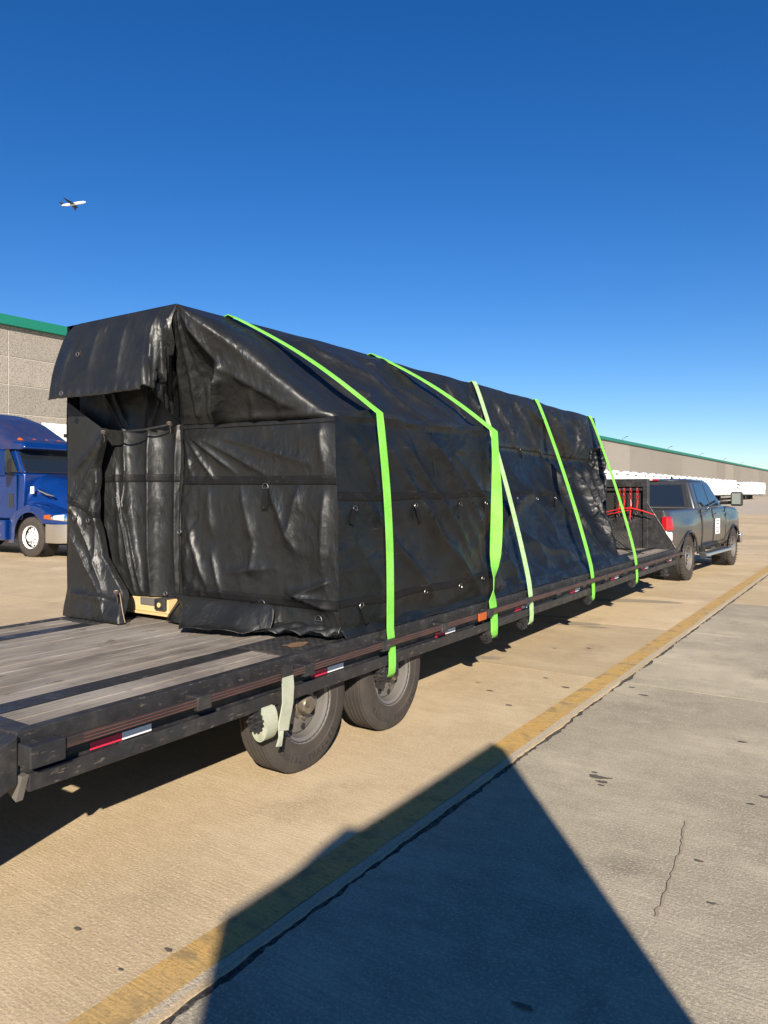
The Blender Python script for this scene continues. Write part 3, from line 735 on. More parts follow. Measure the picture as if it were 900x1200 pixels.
SL, SN = slope(); LW, LN = lower()
_c = int(round(QG*(SL.shape[0]-1)))
for _ in range(14):
    seg = SL[_c-8:_c+9].copy(); seg[1:-1] = (SL[_c-8:_c+7]+2*SL[_c-7:_c+8]+SL[_c-6:_c+9])/4; SL[_c-8:_c+9] = seg
# weld: first row of the lower skin follows the last row of the slope beyond the gable
i0 = int(round(QG*(SL.shape[0]-1)))
src = SL[i0:, -1]; idx = np.linspace(0, len(src)-1, LW.shape[0]); ii = np.clip(idx.astype(int), 0, len(src)-2); fr = (idx-ii)[:, None]
LW[:, 0] = src[ii]*(1-fr)+src[ii+1]*fr+np.array([.004, 0, .004])
MB().grid(SL).build('roof_side_tarp', 'tarp', ld_, smooth=True, ang=80, world=True)
MB().grid(LW).build('side_tarp', 'tarp_dull', ld_, smooth=True, ang=80, world=True)
def strip_from(A, N, v0, v1, off, q0=0, q1=1, nn=7):
    nq, nv = A.shape[:2]; a, b_ = int(q0*(nq-1)), int(q1*(nq-1))
    rows_ = np.linspace(v0, v1, nn)*(nv-1); out = []
    for k, rr in enumerate(rows_):
        j = min(int(rr), nv-2); f = rr-j
        P = A[a:b_+1, j]*(1-f)+A[a:b_+1, j+1]*f; Nn = N[a:b_+1, j]
        out.append(P+Nn*(off if 0 < k < nn-1 else -.004))
    return np.stack(out, 1)
def band(name, A, N, v0, v1, q0=0, q1=1, off=.007, m='band'):
    return MB().grid(strip_from(A, N, v0, v1, off, q0, q1)).build(name, m, ld_, smooth=True, ang=80, world=True)
band('seam_band', LW, LN, .335, .385, 0, .97)
band('seam_band', LW, LN, .83, .875, 0, .36)
band('seam_band', SL, SN, .93, .955, .42, .93, off=.006)
# shoulder hem of the upper sheet
# rear right panel
def rear_right(nq=150, nv=150):
    q = np.linspace(0, 1, nq)[:, None]; v = np.linspace(0, 1, nv)[None, :]
    x = lerp(-4.29-.03*v+.02*np.sin(v*9), -2.89+.03*v, q); z = lerp(2.15-.01*q, .72, v)+0*q
    s = 3.705+.045*q
    fl = ss(.88, 1, v)
    s = s-fl*.10*(1-ss(.4, .95, q))*(1+.5*np.sin(q*14))
    A = np.stack(np.broadcast_arrays(x, s+0*v, z), -1).copy()
    N = normals(A); N *= -np.sign(N[..., 1:2]+1e-6)
    U = np.broadcast_to(q*1.4, A.shape[:2]); H = np.broadcast_to(v*1.42, A.shape[:2]); V = H/1.42; Q = U/1.4
    env = np.clip(V*12, 0, 1)*np.clip(Q*10, .2, 1)*np.clip((1-Q)*14, 0, 1)
    d = wrinkle(U, H*.5, 41, 2.2, .022)
    for (a, b_, c, e, am, wi) in [(0, 0, .55, .36, .035, .035), (0, 0, .35, .40, .03, .028), (0, 0, .85, .38, .035, .05), (0, 0, .15, .42, .028, .022), (0, 0, 1.2, .3, .02, .05),
            (.30, .46, .36, .80, .024, .05), (.60, .45, .74, .85, .035, .06), (.74, .85, .70, 1.05, .03, .05), (.85, .45, 1.1, .9, .03, .05), (1.12, .45, 1.02, .85, .04, .06), (1.32, .5, 1.28, 1.0, .03, .05),
            (1.0, 1.15, 1.38, 1.25, .05, .035), (1.38, 1.05, 1.0, 1.2, .03, .03), (1.28, 0, 1.33, .38, .022, .06), (.35, .9, .42, 1.2, .03, .035), (.12, .7, .3, 1.2, .03, .04), (.5, 1.05, .9, 1.0, .02, .04)]:
        d = d+crease(U, H, a, b_, c, e, am, wi)
    hem = 1-ss(.05, .28, Q)
    d += hem*.016*(1-np.abs(vnoise(U*16, H*11+U*6, 0, 44))*4)*ss(.12, .2, V)
    d += .006*vnoise(U*6, H*6, 0, 45)+.003*vnoise(U*15, H*15, 0, 46)
    # below the bottom band the cloth billows
    d += .04*ss(.86, .92, V)*vnoise(U*4, H*9, 0, 47)
    return A+N*(d*env)[..., None], N
RR, RN = rear_right()
RR[:, 0, 2] += 0; RR[-1, :, :] = LW[0, (np.linspace(0, 1, RR.shape[1])*(LW.shape[1]-1)).round().astype(int), :]
# ease the last columns onto the corner
for k in range(1, 8):
    f = (1-k/8)**2; RR[-1-k, :, 1] += f*(RR[-1, :, 1]-3.75)*.8
MB().grid(RR).build('rear_tarp', 'tarp', ld_, smooth=True, ang=80, world=True)
MB().grid(strip_from(RR, RN, .265, .315, .007)).build('seam_band', 'band', ld_, smooth=True, ang=80, world=True)
MB().grid(strip_from(RR, RN, .83, .885, .009)).build('seam_band', 'band', ld_, smooth=True, ang=80, world=True)
MB().grid(strip_from(RR, RN, .004, .03, .010, 0, 1)).build('top_hem', 'tarp', ld_, smooth=True, ang=80, world=True)
# vertical hem at the opening
HM = RR[0:6, :, :].copy(); HM[..., 1] -= .012; HM[0, :, 1] += .02
MB().grid(HM).build('hem', 'tarp', ld_, smooth=True, ang=80, world=True)
# skirt lying on the deck behind the load
nq, nv = 90, 26
q = np.linspace(0, 1, nq)[:, None]; v = np.linspace(0, 1, nv)[None, :]
x = lerp(-4.30+.98*q, -3.95+.66*q, v)+.02*np.sin(v*5); s = 3.64-v*.27*(1-ss(.6, 1.0, q)*.8)*(ss(0, .12, q)*.6+.4)-.03*np.sin(q*9)*v; z = .90-.17*ss(0, .75, v)+.02*np.abs(np.sin(q*9+v*2))*ss(.2, 1, v)+0*q
A = np.stack(np.broadcast_arrays(x, s, z), -1).copy(); A[..., 2] += .025*np.abs(vnoise(A[..., 0]*7, A[..., 1]*7, 0, 50))+.012*np.abs(vnoise(A[..., 0]*18, A[..., 1]*14, 0, 51)); A[..., 2] = np.maximum(A[..., 2], .712)
MB().grid(A).build('skirt_flap', 'tarp', ld_, smooth=True, ang=80, world=True, solid=.004)
# loose flap on the tread plate
q = np.linspace(0, 1, 60)[:, None]; v = np.linspace(0, 1, 14)[None, :]
x = -3.42+q*.60; s = 3.70-.16*(1-q*.7)*v+.03*q; z = .735+.03*(1-v)+.035*np.abs(np.sin(q*11+v*3))*ss(0, .4, q)+.02*vnoise(q*14, v*4, 0, 52)
MB().grid(np.stack(np.broadcast_arrays(x, s, z), -1)).build('skirt_flap', 'tarp', ld_, smooth=True, ang=80, world=True, solid=.004)
# skirt along the deck edge on the right side
q = np.linspace(0, 1, 300)[:, None]; v = np.linspace(0, 1, 12)[None, :]
s = 3.78+q*6.5; x = -2.885+.065*v+.02*vnoise(s*4, v*2, 0, 53); z = .80-.088*v+.022*vnoise(s*6, v*3, 0, 54)
z = np.maximum(z, .714)
MB().grid(np.stack(np.broadcast_arrays(x, s, z), -1)).build('skirt_flap', 'tarp_dull', ld_, smooth=True, ang=80, world=True, solid=.004)

# inner rear panel with vertical folds
nq, nv = 140, 130
q = np.linspace(0, 1, nq)[:, None]; v = np.linspace(0, 1, nv)[None, :]
x = -5.13+q*.92; z = lerp(2.62, .875, v)+0*q; s = interp(q, [0, .3, .6, 1], [3.44, 3.54, 3.63, 3.74])+0*v
A = np.stack(np.broadcast_arrays(x, s, z), -1).copy(); N = normals(A); N *= -np.sign(N[..., 1:2]+1e-6)
U = np.broadcast_to(q*.92, (nq, nv)); H = np.broadcast_to(v*1.75, (nq, nv))
d = .006*vnoise(U*6, H*4, 0, 61)+.002*vnoise(U*18, H*14, 0, 62)
for (a, b_, c, e, am, wi) in [(.60, .3, .60, 1.75, .075, .055), (.82, .35, .80, 1.7, .05, .05), (.38, .5, .40, 1.2, .04, .03), (.36, .9, .52, 1.72, .05, .03), (.30, .8, .46, 1.72, .04, .025), (.70, .2, .62, .5, .05, .05), (.28, .2, .42, .5, .03, .03), (.20, .2, .40, .55, .03, .03), (.33, 1.0, .34, 1.5, .03, .03)]:
    d = d+crease(U, H, a, b_, c, e, am, wi)
IP = A+N*d[..., None]
MB().grid(IP).build('inner_curtain', 'tarp', ld_, smooth=True, ang=80, world=True)
MB().grid(strip_from(IP, N, .475, .515, .006)).build('seam_band', 'band', ld_, smooth=True, ang=80, world=True)
# left curtain
nq, nv = 90, 140
q = np.linspace(0, 1, nq)[:, None]; v = np.linspace(0, 1, nv)[None, :]
ztop = lerp(2.34, 2.09, q); zz = lerp(ztop, .715, v)
xe = interp(zz, [.70, .78, .93, 1.17, 1.46, 1.84, 2.09, 2.4], [-4.48, -4.50, -4.58, -4.80, -4.875, -4.87, -4.74, -4.74])
x = lerp(-5.15, xe, q); s = 3.35+.07*q-.10*ss(.85, 1, v)*(.4+.6*q)+.0*zz
A = np.stack(np.broadcast_arrays(x, s, zz), -1).copy(); N = normals(A); N *= -np.sign(N[..., 1:2]+1e-6)
U = A[..., 0]+5.15; H = 2.34-A[..., 2]
d = .007*vnoise(U*5, H*5, 0, 63)+.002*vnoise(U*16, H*16, 0, 64)+wrinkle(U, H, 65, 1.4, .015)
for (a, b_, c, e, am, wi) in [(.41, .25, .0, .9, .035, .04), (.41, .25, .05, .55, .03, .035), (.41, .25, .18, 1.0, .03, .03), (.41, .25, .28, .9, .03, .025), (.02, 1.0, .5, 1.6, .035, .04), (.0, .7, .45, 1.5, .03, .035), (.25, .7, .3, 1.3, .02, .03), (.0, 1.45, .6, 1.5, .03, .04)]:
    d = d+crease(U, H, a, b_, c, e, am, wi)
Q = np.broadcast_to(q, d.shape)
LC = A+N*(d*np.clip(Q*8, 0, 1))[..., None]; LC[-3:, :, 1] += np.array([0, .015, .05])[:, None]
LC[..., 2] = np.maximum(LC[..., 2], .712)
MB().grid(LC).build('left_curtain', 'tarp', ld_, smooth=True, ang=80, world=True)
MB().grid(strip_from(LC, N, .425, .465, .006)).build('seam_band', 'band', ld_, smooth=True, ang=80, world=True)
# overhanging valance
bx_ = [-5.14, -4.84, -4.50, -4.15, -4.14, -4.10, -4.15, -4.22, -4.28]; by_ = [3.19, 3.20, 3.23, 3.26, 3.25, 3.31, 3.43, 3.56, 3.695]; bz_ = [2.335, 2.335, 2.335, 2.345, 2.375, 2.35, 2.28, 2.21, 2.155]
kq = [0, .2, .42, .62, .63, .72, .82, .92, 1]
nq, nv = 170, 50
q = np.linspace(0, 1, nq)[:, None]; v = np.linspace(0, 1, nv)[None, :]
tq = np.clip(q/.82, 0, 1)
txx = lerp(-5.17, RX, tq); tyy = 3.36+0*q; tzz = 2.92-.05*np.exp(-(q/.05)**2)
x = lerp(txx, interp(q, kq, bx_), v); s = lerp(tyy, interp(q, kq, by_), v**1.2); z = lerp(tzz, interp(q, kq, bz_), v)
s = s-.03*np.sin(v*math.pi)*(1-ss(.6, .8, q))
A = np.stack(np.broadcast_arrays(x, s, z), -1).copy(); N = normals(A); N *= -np.sign(N[..., 1:2]+1e-6)
U = np.broadcast_to(q*1.5, (nq, nv)); H = np.broadcast_to(v*.6, (nq, nv)); Q = U/1.5
d = .008*vnoise(U*4, H*4, 0, 71)+.002*vnoise(U*16, H*12, 0, 72)+wrinkle(U, H*.5, 73, 2.2, .014)
for (a, b_, c, e, am, wi) in [(1.05, .02, 1.02, .6, .045, .05), (1.22, .0, 1.16, .6, .05, .04), (1.20, 0, 1.30, .6, .05, .03), (1.22, 0, 1.40, .6, .045, .025), (.75, .0, .72, .6, .025, .06), (.45, 0, .42, .5, .02, .06), (.2, .1, .1, .6, .02, .05)]:
    d = d+crease(U, H, a, b_, c, e, am, wi)*np.clip(H*7, 0, 1)
d += .010*np.abs(np.sin(U*34))*ss(.82, .95, H/.6)*(Q < .6)
VAL = A+N*(d*np.clip((1-Q)*10, 0, 1)*np.clip(H*12, 0, 1))[..., None]
MB().grid(VAL).build('rear_valance', 'tarp', ld_, smooth=True, ang=80, world=True, solid=.003)
MB().grid(strip_from(VAL, N, .95, .985, .004, 0, .6)).build('hem', 'tarp', ld_, smooth=True, ang=80, world=True)
# roof, left side, front closing the load
q = np.linspace(0, 1, 300)[:, None]; v = np.linspace(0, 1, 30)[None, :]
rx_, ry_, rz_ = ridge(3.36+(12.18-3.36)*q)
x = lerp(rx_, -5.17, v); y_ = ry_+0*v; z = rz_-.09*np.sin(v*math.pi)**.5*ss(3.4, 4.5, y_)+0*v+.03*(vnoise(y_*2, v*3, 0, 81)-.5)*np.sin(v*math.pi)*ss(3.4, 4.2, y_)
A = np.stack(np.broadcast_arrays(x, y_, z), -1)
MB().grid(A).build('roof_tarp', 'tarp_dull', ld_, smooth=True, ang=80, world=True)
q = np.linspace(0, 1, 120)[:, None]; v = np.linspace(0, 1, 40)[None, :]
y_ = 3.36+8.82*q+0*v; z = lerp(rz_.min()*0+2.92, .72, v)+0*q; x = -5.17+.03*vnoise(y_*3, z*3, 0, 82)*np.sin(v*math.pi)
MB().grid(np.stack(np.broadcast_arrays(x, y_, z), -1)).build('left_side_tarp', 'tarp_dull', ld_, smooth=True, ang=80, world=True)
edge = np.concatenate([SL[-1], LW[-1][1:]], 0)
L_ = edge.copy(); L_[:, 0] = -5.17; L_[:, 1] = 12.1
f_ = np.linspace(0, 1, 24)[:, None, None]
FR = edge[None]*(1-f_)+L_[None]*f_
fo = np.sin(np.linspace(0, 1, 24)*math.pi)[:, None]
FR[..., 1] += fo*.08*vnoise(FR[..., 0]*4, FR[..., 2]*2, 0, 83)
MB().grid(FR).build('front_tarp', 'tarp', ld_, smooth=True, ang=80, world=True)
# crumpled loose cloth hanging at the front corner
q = np.linspace(0, 1, 40)[:, None]; v = np.linspace(0, 1, 90)[None, :]
x = -3.80+.20*q+.10*v; s = 11.45+.25*q-.35*v+.0*q; z = 2.35-1.25*v+0*q
n_ = vnoise(q*3, v*9, 0, 91)*.10+vnoise(q*8, v*24, 0, 92)*.04
MB().grid(np.stack(np.broadcast_arrays(x+n_, s-n_, z), -1)).build('loose_tarp', 'tarp_dull', ld_, smooth=True, ang=80, world=True, solid=.003)
# solid core so no light leaks through
MB().box(-5.05, -3.98, 3.85, 11.9, .74, 2.80).box(-3.98, -3.05, 3.95, 5.8, .74, 2.02).build('crate', 'ply', ld_, world=True)
# pine skid and bracket seen under the rear curtain
MB().box(-4.78, -4.30, 3.60, 3.80, .765, .865).build('skid_beam', 'pine', ld_, world=True, bev=.004)
MB().box(-4.80, -4.30, 3.585, 3.80, .745, .7635).build('skid_board', 'pine', ld_, world=True, bev=.002)
bk = MB().box(-4.42, -4.31, 3.572, 3.598, .79, .87).box(-4.42, -4.31, 3.572, 3.70, .866, .872).build('skid_bracket', 'metal', ld_, world=True, bev=.004)
MB().tube([(-4.365, 3.570, .828), (-4.365, 3.566, .828)], .018, 12).build('bolt_hole', 'pine', bk, world=True)
MB().box(-4.60, -4.44, 3.590, 3.599, .815, .867).build('stamp', 'rim', ld_, world=True)
# tie line between the two knots, knots, grommets
ll = MB().ribbon([(-4.74, 3.40, 2.09), (-4.6, 3.44, 2.095), (-4.45, 3.52, 2.11), (-4.29, 3.63, 2.15)], (0, 0, 1), .013, .004).build('tie_line', 'band', ld_, world=True)
for (kx, ky, kz) in ((-4.75, 3.39, 2.09), (-4.30, 3.62, 2.15), (-4.56, 3.36, .93)):
    b = MB()
    for j in range(4):
        a0 = random.uniform(0, 3); c0 = Vector((kx, ky-.01, kz)); rr = .012
        b.tube([c0+Vector((rr*math.cos(a0+t)*1.2, .01*math.sin(t*2), rr*math.sin(t+a0*.5))) for t in np.linspace(0, 6.28, 14)], .005, 5)
    b.tube([(kx, ky-.01, kz), (kx+.03, ky-.02, kz-.06), (kx+.02, ky-.02, kz-.07)], .003, 5)
    b.build('knot', 'chain', ld_, world=True, smooth=True)
def grommet(p, nrm=(0, -1, 0), r_=.016):
    b = MB(); n = Vector(nrm).normalized(); u = n.orthogonal().normalized(); v_ = n.cross(u)
    b.tube([Vector(p)+u*r_*math.cos(t)+v_*r_*math.sin(t) for t in np.linspace(0, 6.28, 17)], .005, 6)
    b.build('grommet', 'metal', ld_, world=True, smooth=True)
for p in ((-4.84, 3.10, 2.355), (-4.27, 3.68, 1.36), (-4.40, 3.66, .90), (-5.02, 3.32, 1.46), (-4.91, 3.36, 1.44), (-4.87, 3.25, 2.66)): grommet(p)
MB().tube([(-4.87+.022*math.cos(t), 3.262, 2.66+.03*math.sin(t)) for t in np.linspace(0, 6.28, 14)], .006, 5).build('torn_hole', 'dark', ld_, world=True)
# D rings with webbing tabs
def ring_at(p, n, tilt=0, s_=1.0, tab=True):
    n = Vector(n).normalized(); up = Vector((0, 0, 1)); rt = up.cross(n).normalized()
    p = Vector(p)+n*.014
    rot = Matrix.Rotation(tilt, 3, n); up = rot @ up; rt = rot @ rt
    d_ring = [p+rt*(.021*s_*math.cos(t))+up*(.021*s_*math.sin(t)) for t in np.linspace(-.25, math.pi+.25, 12)]
    o = MB().tube(d_ring+[d_ring[0]], .0028*s_, 6).build('tie_ring', 'metal', ld_, world=True, smooth=True)
    if tab:
        MB().ribbon([p+up*.0-n*.006, p-up*.05*s_+n*.004, p-up*.115*s_+n*.010], rt, [.030*s_, .040*s_, .045*s_], .004).build('tab', 'band', o, world=True)
def side_at(A, N, s_, vfrac):
    j = int(vfrac*(A.shape[1]-1)); col = A[:, j]; i = int(np.argmin(np.abs(col[:, 1]-s_))); return A[i, j], N[i, j]
for s_ in (3.93, 4.62, 5.32, 5.78, 6.95, 7.55, 8.25, 8.85, 9.6):
    p, n = side_at(LW, LN, s_, .42); ring_at(p, n, random.uniform(-.5, .5))
for s_ in (3.98, 4.75, 5.3, 5.75):
    p, n = side_at(LW, LN, s_, .885); ring_at(p, n, random.uniform(-.7, .7), 1.1, tab=(s_ < 4.2))
for s_ in (6.95, 7.7, 8.5, 9.3, 10.0):
    p, n = side_at(SL, SN, s_, .965); ring_at(p, n, random.uniform(-.7, .7))
for (x_, vf, tb) in ((-3.45, .325, True), (-3.48, .885, True), (-3.02, .93, False)):
    j = int(vf*(RR.shape[1]-1)); i = int(np.argmin(np.abs(RR[:, j, 0]-x_))); ring_at(RR[i, j], RN[i, j], 0, 1.25, tb)
# rope tails
def rope(pts, m='band', r_=.006, nm='rope', par=ld_):
    MB().tube(pts, r_, 6).build(nm, m, par, world=True, smooth=True)
rope([(-3.28, 10.9, 1.0), (-3.1, 11.2, .80), (-2.95, 11.45, .72)]); rope([(-3.3, 10.7, .9), (-3.0, 11.3, .725), (-3.1, 11.9, .725), (-3.5, 12.1, .73)])
p, n = side_at(LW, LN, 4.95, .02); rope([p+n*.01, p+n*.015+np.array([0, .05, -.1]), p+n*.012+np.array([0, .03, -.25]), p+n*.012+np.array([0, .06, -.38])], r_=.004)
rope([(-4.52, 3.35, .93), (-4.46, 3.33, .80), (-4.42, 3.32, .73)], 'ply', .0022)

# ================================================================ STRAPS
def cargo_strap(label, sr, sm, sw, m, width, flat, worn=False, twist=False, off=0):
    t = thing('cargo_strap', label, 'strap', (-2.745, sw, .5), group='green cargo straps over the tarped load')
    # right side from the winch upwards
    pts = []; wd = []
    Y = (0, 1, 0)
    lo = [(-2.80, sw, .392), (-2.765, sw, .398), (-2.747, sw, .425), (-2.743, sw, .480), (-2.744, sw, .55), (-2.748, sw, .61), (-2.753, sw, .66), (-2.760, sw+.0, .72)]
    pts += lo; wd += [Y]*len(lo)
    rx1, ry1, rz1 = [float(a) for a in ridge(sr)]
    top = Vector((rx1+.012, sr, rz1+.016))
    if flat:   # over the shoulder
        sh = Vector((-2.80, sm, 2.185))
        for k in range(1, 15):
            f = k/15; p = Vector(lo[-1]).lerp(sh, f); p.x += .03*math.sin(f*math.pi); 
            pts.append(tuple(p))
            if twist:
                a = R(26)*math.sin(min(1, f*1.2)*math.pi)-R(38)*math.exp(-((f-.10)/.10)**2); wd.append((math.sin(a), math.cos(a), 0))
            else: wd.append(Y)
        pts.append(tuple(sh)); wd.append(Y)
        for k in range(1, 16):
            f = k/15; p = sh.lerp(top, f); b_ = .045*math.sin(f*math.pi) if f < 1 else 0; p.x += b_*.6; p.z += b_*.8
            pts.append(tuple(p)); wd.append(Y)
    else:
        base = Vector(lo[-1])
        for k in range(1, 26):
            f = k/25; p = base.lerp(top, f); p.x += .05*math.sin(f*math.pi)**.6 if f < 1 else 0; pts.append(tuple(p)); wd.append(Y)
    end = (-5.20, sr+.0, 2.98)
    for k in range(1, 9):
        f = k/8; pts.append((lerp(top.x-.03, -5.20, f), sr, rz1-.022)); wd.append(Y)
    pts += [(-5.215, sr, 2.9), (-5.215, sw, .60), (-5.18, sw, .5)]; wd += [Y]*3
    web = MB().ribbon(pts, wd, width, .005).build('webbing', m, t, world=True, smooth=True, ang=50)
    return t, lo
S1_, _ = cargo_strap('bright green strap nearest the rear, folding over the lower tarp corner above the rear wheels', 3.86, 4.13, 4.20, 'strap', .082, True)
# printed word along the strap
for j, chh in enumerate('MCKINLEY'):
    z = .985-j*.034
    mw = Matrix(((0, 0, 1, -2.728-.018*(z-.72)*0+0), (0, 1, 0, 4.206+(-.002)*j*0), (0, 0, 0, z), (0, 0, 0, 1)))
    f = (z-.72)/(2.185-.72); xx = lerp(-2.775, -2.80, f)+.03*math.sin(f*math.pi)+.006; yy = lerp(4.20, 4.13, f)
    mw = Matrix(((0, 0, 1, xx), (0, 1, 0, yy-.004), (-1, 0, 0, z), (0, 0, 0, 1)))
    text_part('lettering', chh, .044, 'ink', mw, S1_, .0005).location = -S1_.location
cargo_strap('wide green strap second from the rear, twisted where it meets the deck rail', 5.68, 5.92, 5.80, 'strap', .13, True, twist=True)
cargo_strap('faded green strap in the middle, slanting straight from roof ridge to deck rail', 7.75, 0, 6.62, 'strap_worn', .085, False)
cargo_strap('green strap fourth from the rear, shadowing the sagging tarp', 9.62, 0, 8.45, 'strap', .095, False)
cargo_strap('green strap farthest forward, hanging free past the front corner of the load', 11.9, 0, 10.3, 'strap', .095, False)
# rolled spare strap at the first winch
rs_ = thing('rolled_strap', 'bleached rolled up strap with a hanging loose end beside the rear wheel', 'strap', (-2.72, 3.05, .5))
pts = []
for k in range(150):
    a = k/150*2*math.pi*6.2; rr = .040+.060*k/150
    pts.append((-2.775+rr*math.cos(a)*.62, 2.975, .405+rr*math.sin(a)))
MB().ribbon(pts, (0, 1, 0), .085, .0065).build('roll', 'strap_pale', rs_, world=True)
MB().ribbon([(-2.700, 3.08, .640), (-2.697, 3.08, .61), (-2.695, 3.08, .58), (-2.692, 3.075, .54), (-2.689, 3.07, .50), (-2.692, 3.06, .45), (-2.697, 3.05, .40), (-2.695, 3.04, .355)], (0, 1, .05), [.088, .09, .092, .088, .086, .088, .086, .080], .008).build('loose_end', 'strap_pale', rs_, world=True, smooth=True)
MB().ribbon([(-2.698, 3.025, .36), (-2.686, 3.010, .325), (-2.691, 3.000, .28)], (0, 1, .3), [.035, .03, .045], .006).build('frayed_tip', 'strap_pale', rs_, world=True)
MB().box(-2.698, -2.706, 3.035, 3.125, .60, .70).build('buckle_plate', 'frame', rs_, world=True)

# load binders hanging on the headboard rack
def binder(x, y, z0, L, lab):
    t = thing('load_binder', lab, 'load binder', (x, y, z0), group='red load binders hanging on the headboard rack')
    b = MB()
    for k in range(4):
        zc = z0-.03-k*.045
        b.tube([(x+.016*math.cos(a)*(1 if k % 2 else .25), y+.016*math.cos(a)*(.25 if k % 2 else 1), zc+.028*math.sin(a)) for a in np.linspace(0, 6.28, 9)], .0045, 5)
    b.build('chain', 'red', t, world=True)
    h = MB().tube([(x, y, z0-.2), (x+.01, y-.02, z0-L*.5), (x-.01, y-.02, z0-L*.85)], [.008, .016, .010], 8).build('barrel', 'red', t, world=True)
    MB().tube([(x-.01, y-.02, z0-L*.85), (x+.02, y-.03, z0-L*.95), (x-.015, y-.03, z0-L), (x-.04, y-.02, z0-L*.93)], .008, 6).build('hook', 'chain', t, world=True)
    return t
binder(-3.70, 12.78, 1.72, .50, 'red load binder on the rack, leftmost with a dull hook')
binder(-3.62, 12.78, 1.73, .44, 'red load binder on the rack, second from left')
binder(-3.51, 12.78, 1.73, .62, 'longest red load binder on the rack, reaching lowest')
binder(-3.40, 12.78, 1.73, .46, 'red load binder on the rack nearest the upright post')
hd = thing('binder_handle', 'pair of red binder handles lying crosswise over the hanging chains', 'handle', (-3.5, 12.75, 1.35))
MB().tube([(-3.95, 12.74, 1.30), (-3.68, 12.73, 1.37), (-3.5, 12.73, 1.385), (-3.3, 12.73, 1.34), (-3.10, 12.74, 1.27)], [.008, .012, .015, .012, .008], 8).build('handle', 'red', hd, world=True)
MB().tube([(-3.98, 12.76, 1.25), (-3.7, 12.75, 1.31), (-3.52, 12.75, 1.35)], [.006, .009, .011], 8).build('handle', 'red', hd, world=True)

# ================================================================ vehicle shell helper
def shell(ys, zbot, ztop, wfun, nrow=9, top_in=None, toplen=.0, ntop=5):
    """outer skin on +x: list columns along y, rows from zbot(y) up to ztop(y), then curling inwards"""
    cols = []
    for y in ys:
        zb, zt = zbot(y), ztop(y); col = []
        for k in range(nrow):
            f = k/(nrow-1); z = lerp(zb, zt-.05, f); col.append((wfun(y, z), y, z))
        xw = wfun(y, zt-.05)
        for k in range(1, ntop+1):
            a = k/ntop*math.pi/2; col.append((xw-.06*(1-math.cos(a)), y, zt-.05+.05*math.sin(a)))
        if toplen: col.append((xw-.06-toplen, y, zt+.0))
        cols.append(col)
    return np.array(cols)
def both(b, A):
    b.grid(A); B = A.copy(); B[..., 0] *= -1; b.grid(B[::-1]); return b
def arch(ycs, zc, ra, base):
    def f(y):
        z = base
        for yc in ycs:
            d = abs(y-yc)
            if d < ra: z = max(z, zc+math.sqrt(ra*ra-d*d))
        return z
    return f
def ysamp(a, b_, ycs, ra, n=60):
    s_ = set(np.linspace(a, b_, n).tolist())
    for yc in ycs:
        for t in np.linspace(0, math.pi, 19): s_.add(yc+ra*.999*math.cos(t))
    return sorted(y for y in s_ if a <= y <= b_)

# ================================================================ PICKUP
pk = thing('pickup_truck', 'dark grey crew cab pickup truck hitched to the front of the flatbed trailer', 'pickup truck', (-3.96, 14.78, 0), R(-3.3))
F = 3.68
def wf(y, z):
    w_ = interp(z, [.45, .60, .80, 1.05, 1.20, 1.33], [.93, .965, .985, .985, .965, .93])
    for yc in (0, F):
        w_ += .03*math.exp(-((y-yc)/.55)**2)*float(ss(.6, .85, z)*(1-ss(1.0, 1.2, z)))
    if y > F+.5: w_ -= .25*((y-F-.5)/.55)**2
    if y < -1.0: w_ -= .05*((-1.0-y)/.2)**2
    return w_
ab = arch((0, F), .42, .50, .52)
def zt(y): return interp(y, [-1.25, .75, 2.9, 3.4, 4.3, 4.75], [1.335, 1.335, 1.32, 1.33, 1.28, 1.12])
ys = ysamp(-1.22, F+1.02, (0, F), .50, 70)
body = both(MB(), shell(ys, ab, zt, wf, toplen=.02)).build('body', 'truck', pk, smooth=True, ang=50, solid=.012)
# tailgate, bed floor, hood, front
MB().box(-.90, .90, -1.24, -1.19, .72, 1.33).build('tailgate', 'truck', pk, bev=.02)
MB().box(-.86, .86, -1.18, .68, .86, .90).box(-.86, .86, .66, .70, .90, 1.33).build('bed', 'black', pk)
hy = np.linspace(2.85, F+1.0, 16)[:, None]; hx = np.linspace(-.9, .9, 15)[None, :]
hz = interp(hy, [2.85, 3.4, 4.3, 4.74], [1.36, 1.37, 1.31, 1.15])+.06*(1-(hx/.9)**2)-.02
MB().grid(np.stack(np.broadcast_arrays(hx+0*hy, hy, hz), -1)).build('bonnet', 'truck', pk, smooth=True)
MB().box(-.85, .85, F+.85, F+1.0, .62, 1.13).build('grille', 'chrome', pk, bev=.03)
MB().box(-.97, .97, F+.9, F+1.12, .45, .68).build('front_bumper', 'chrome', pk, bev=.03)
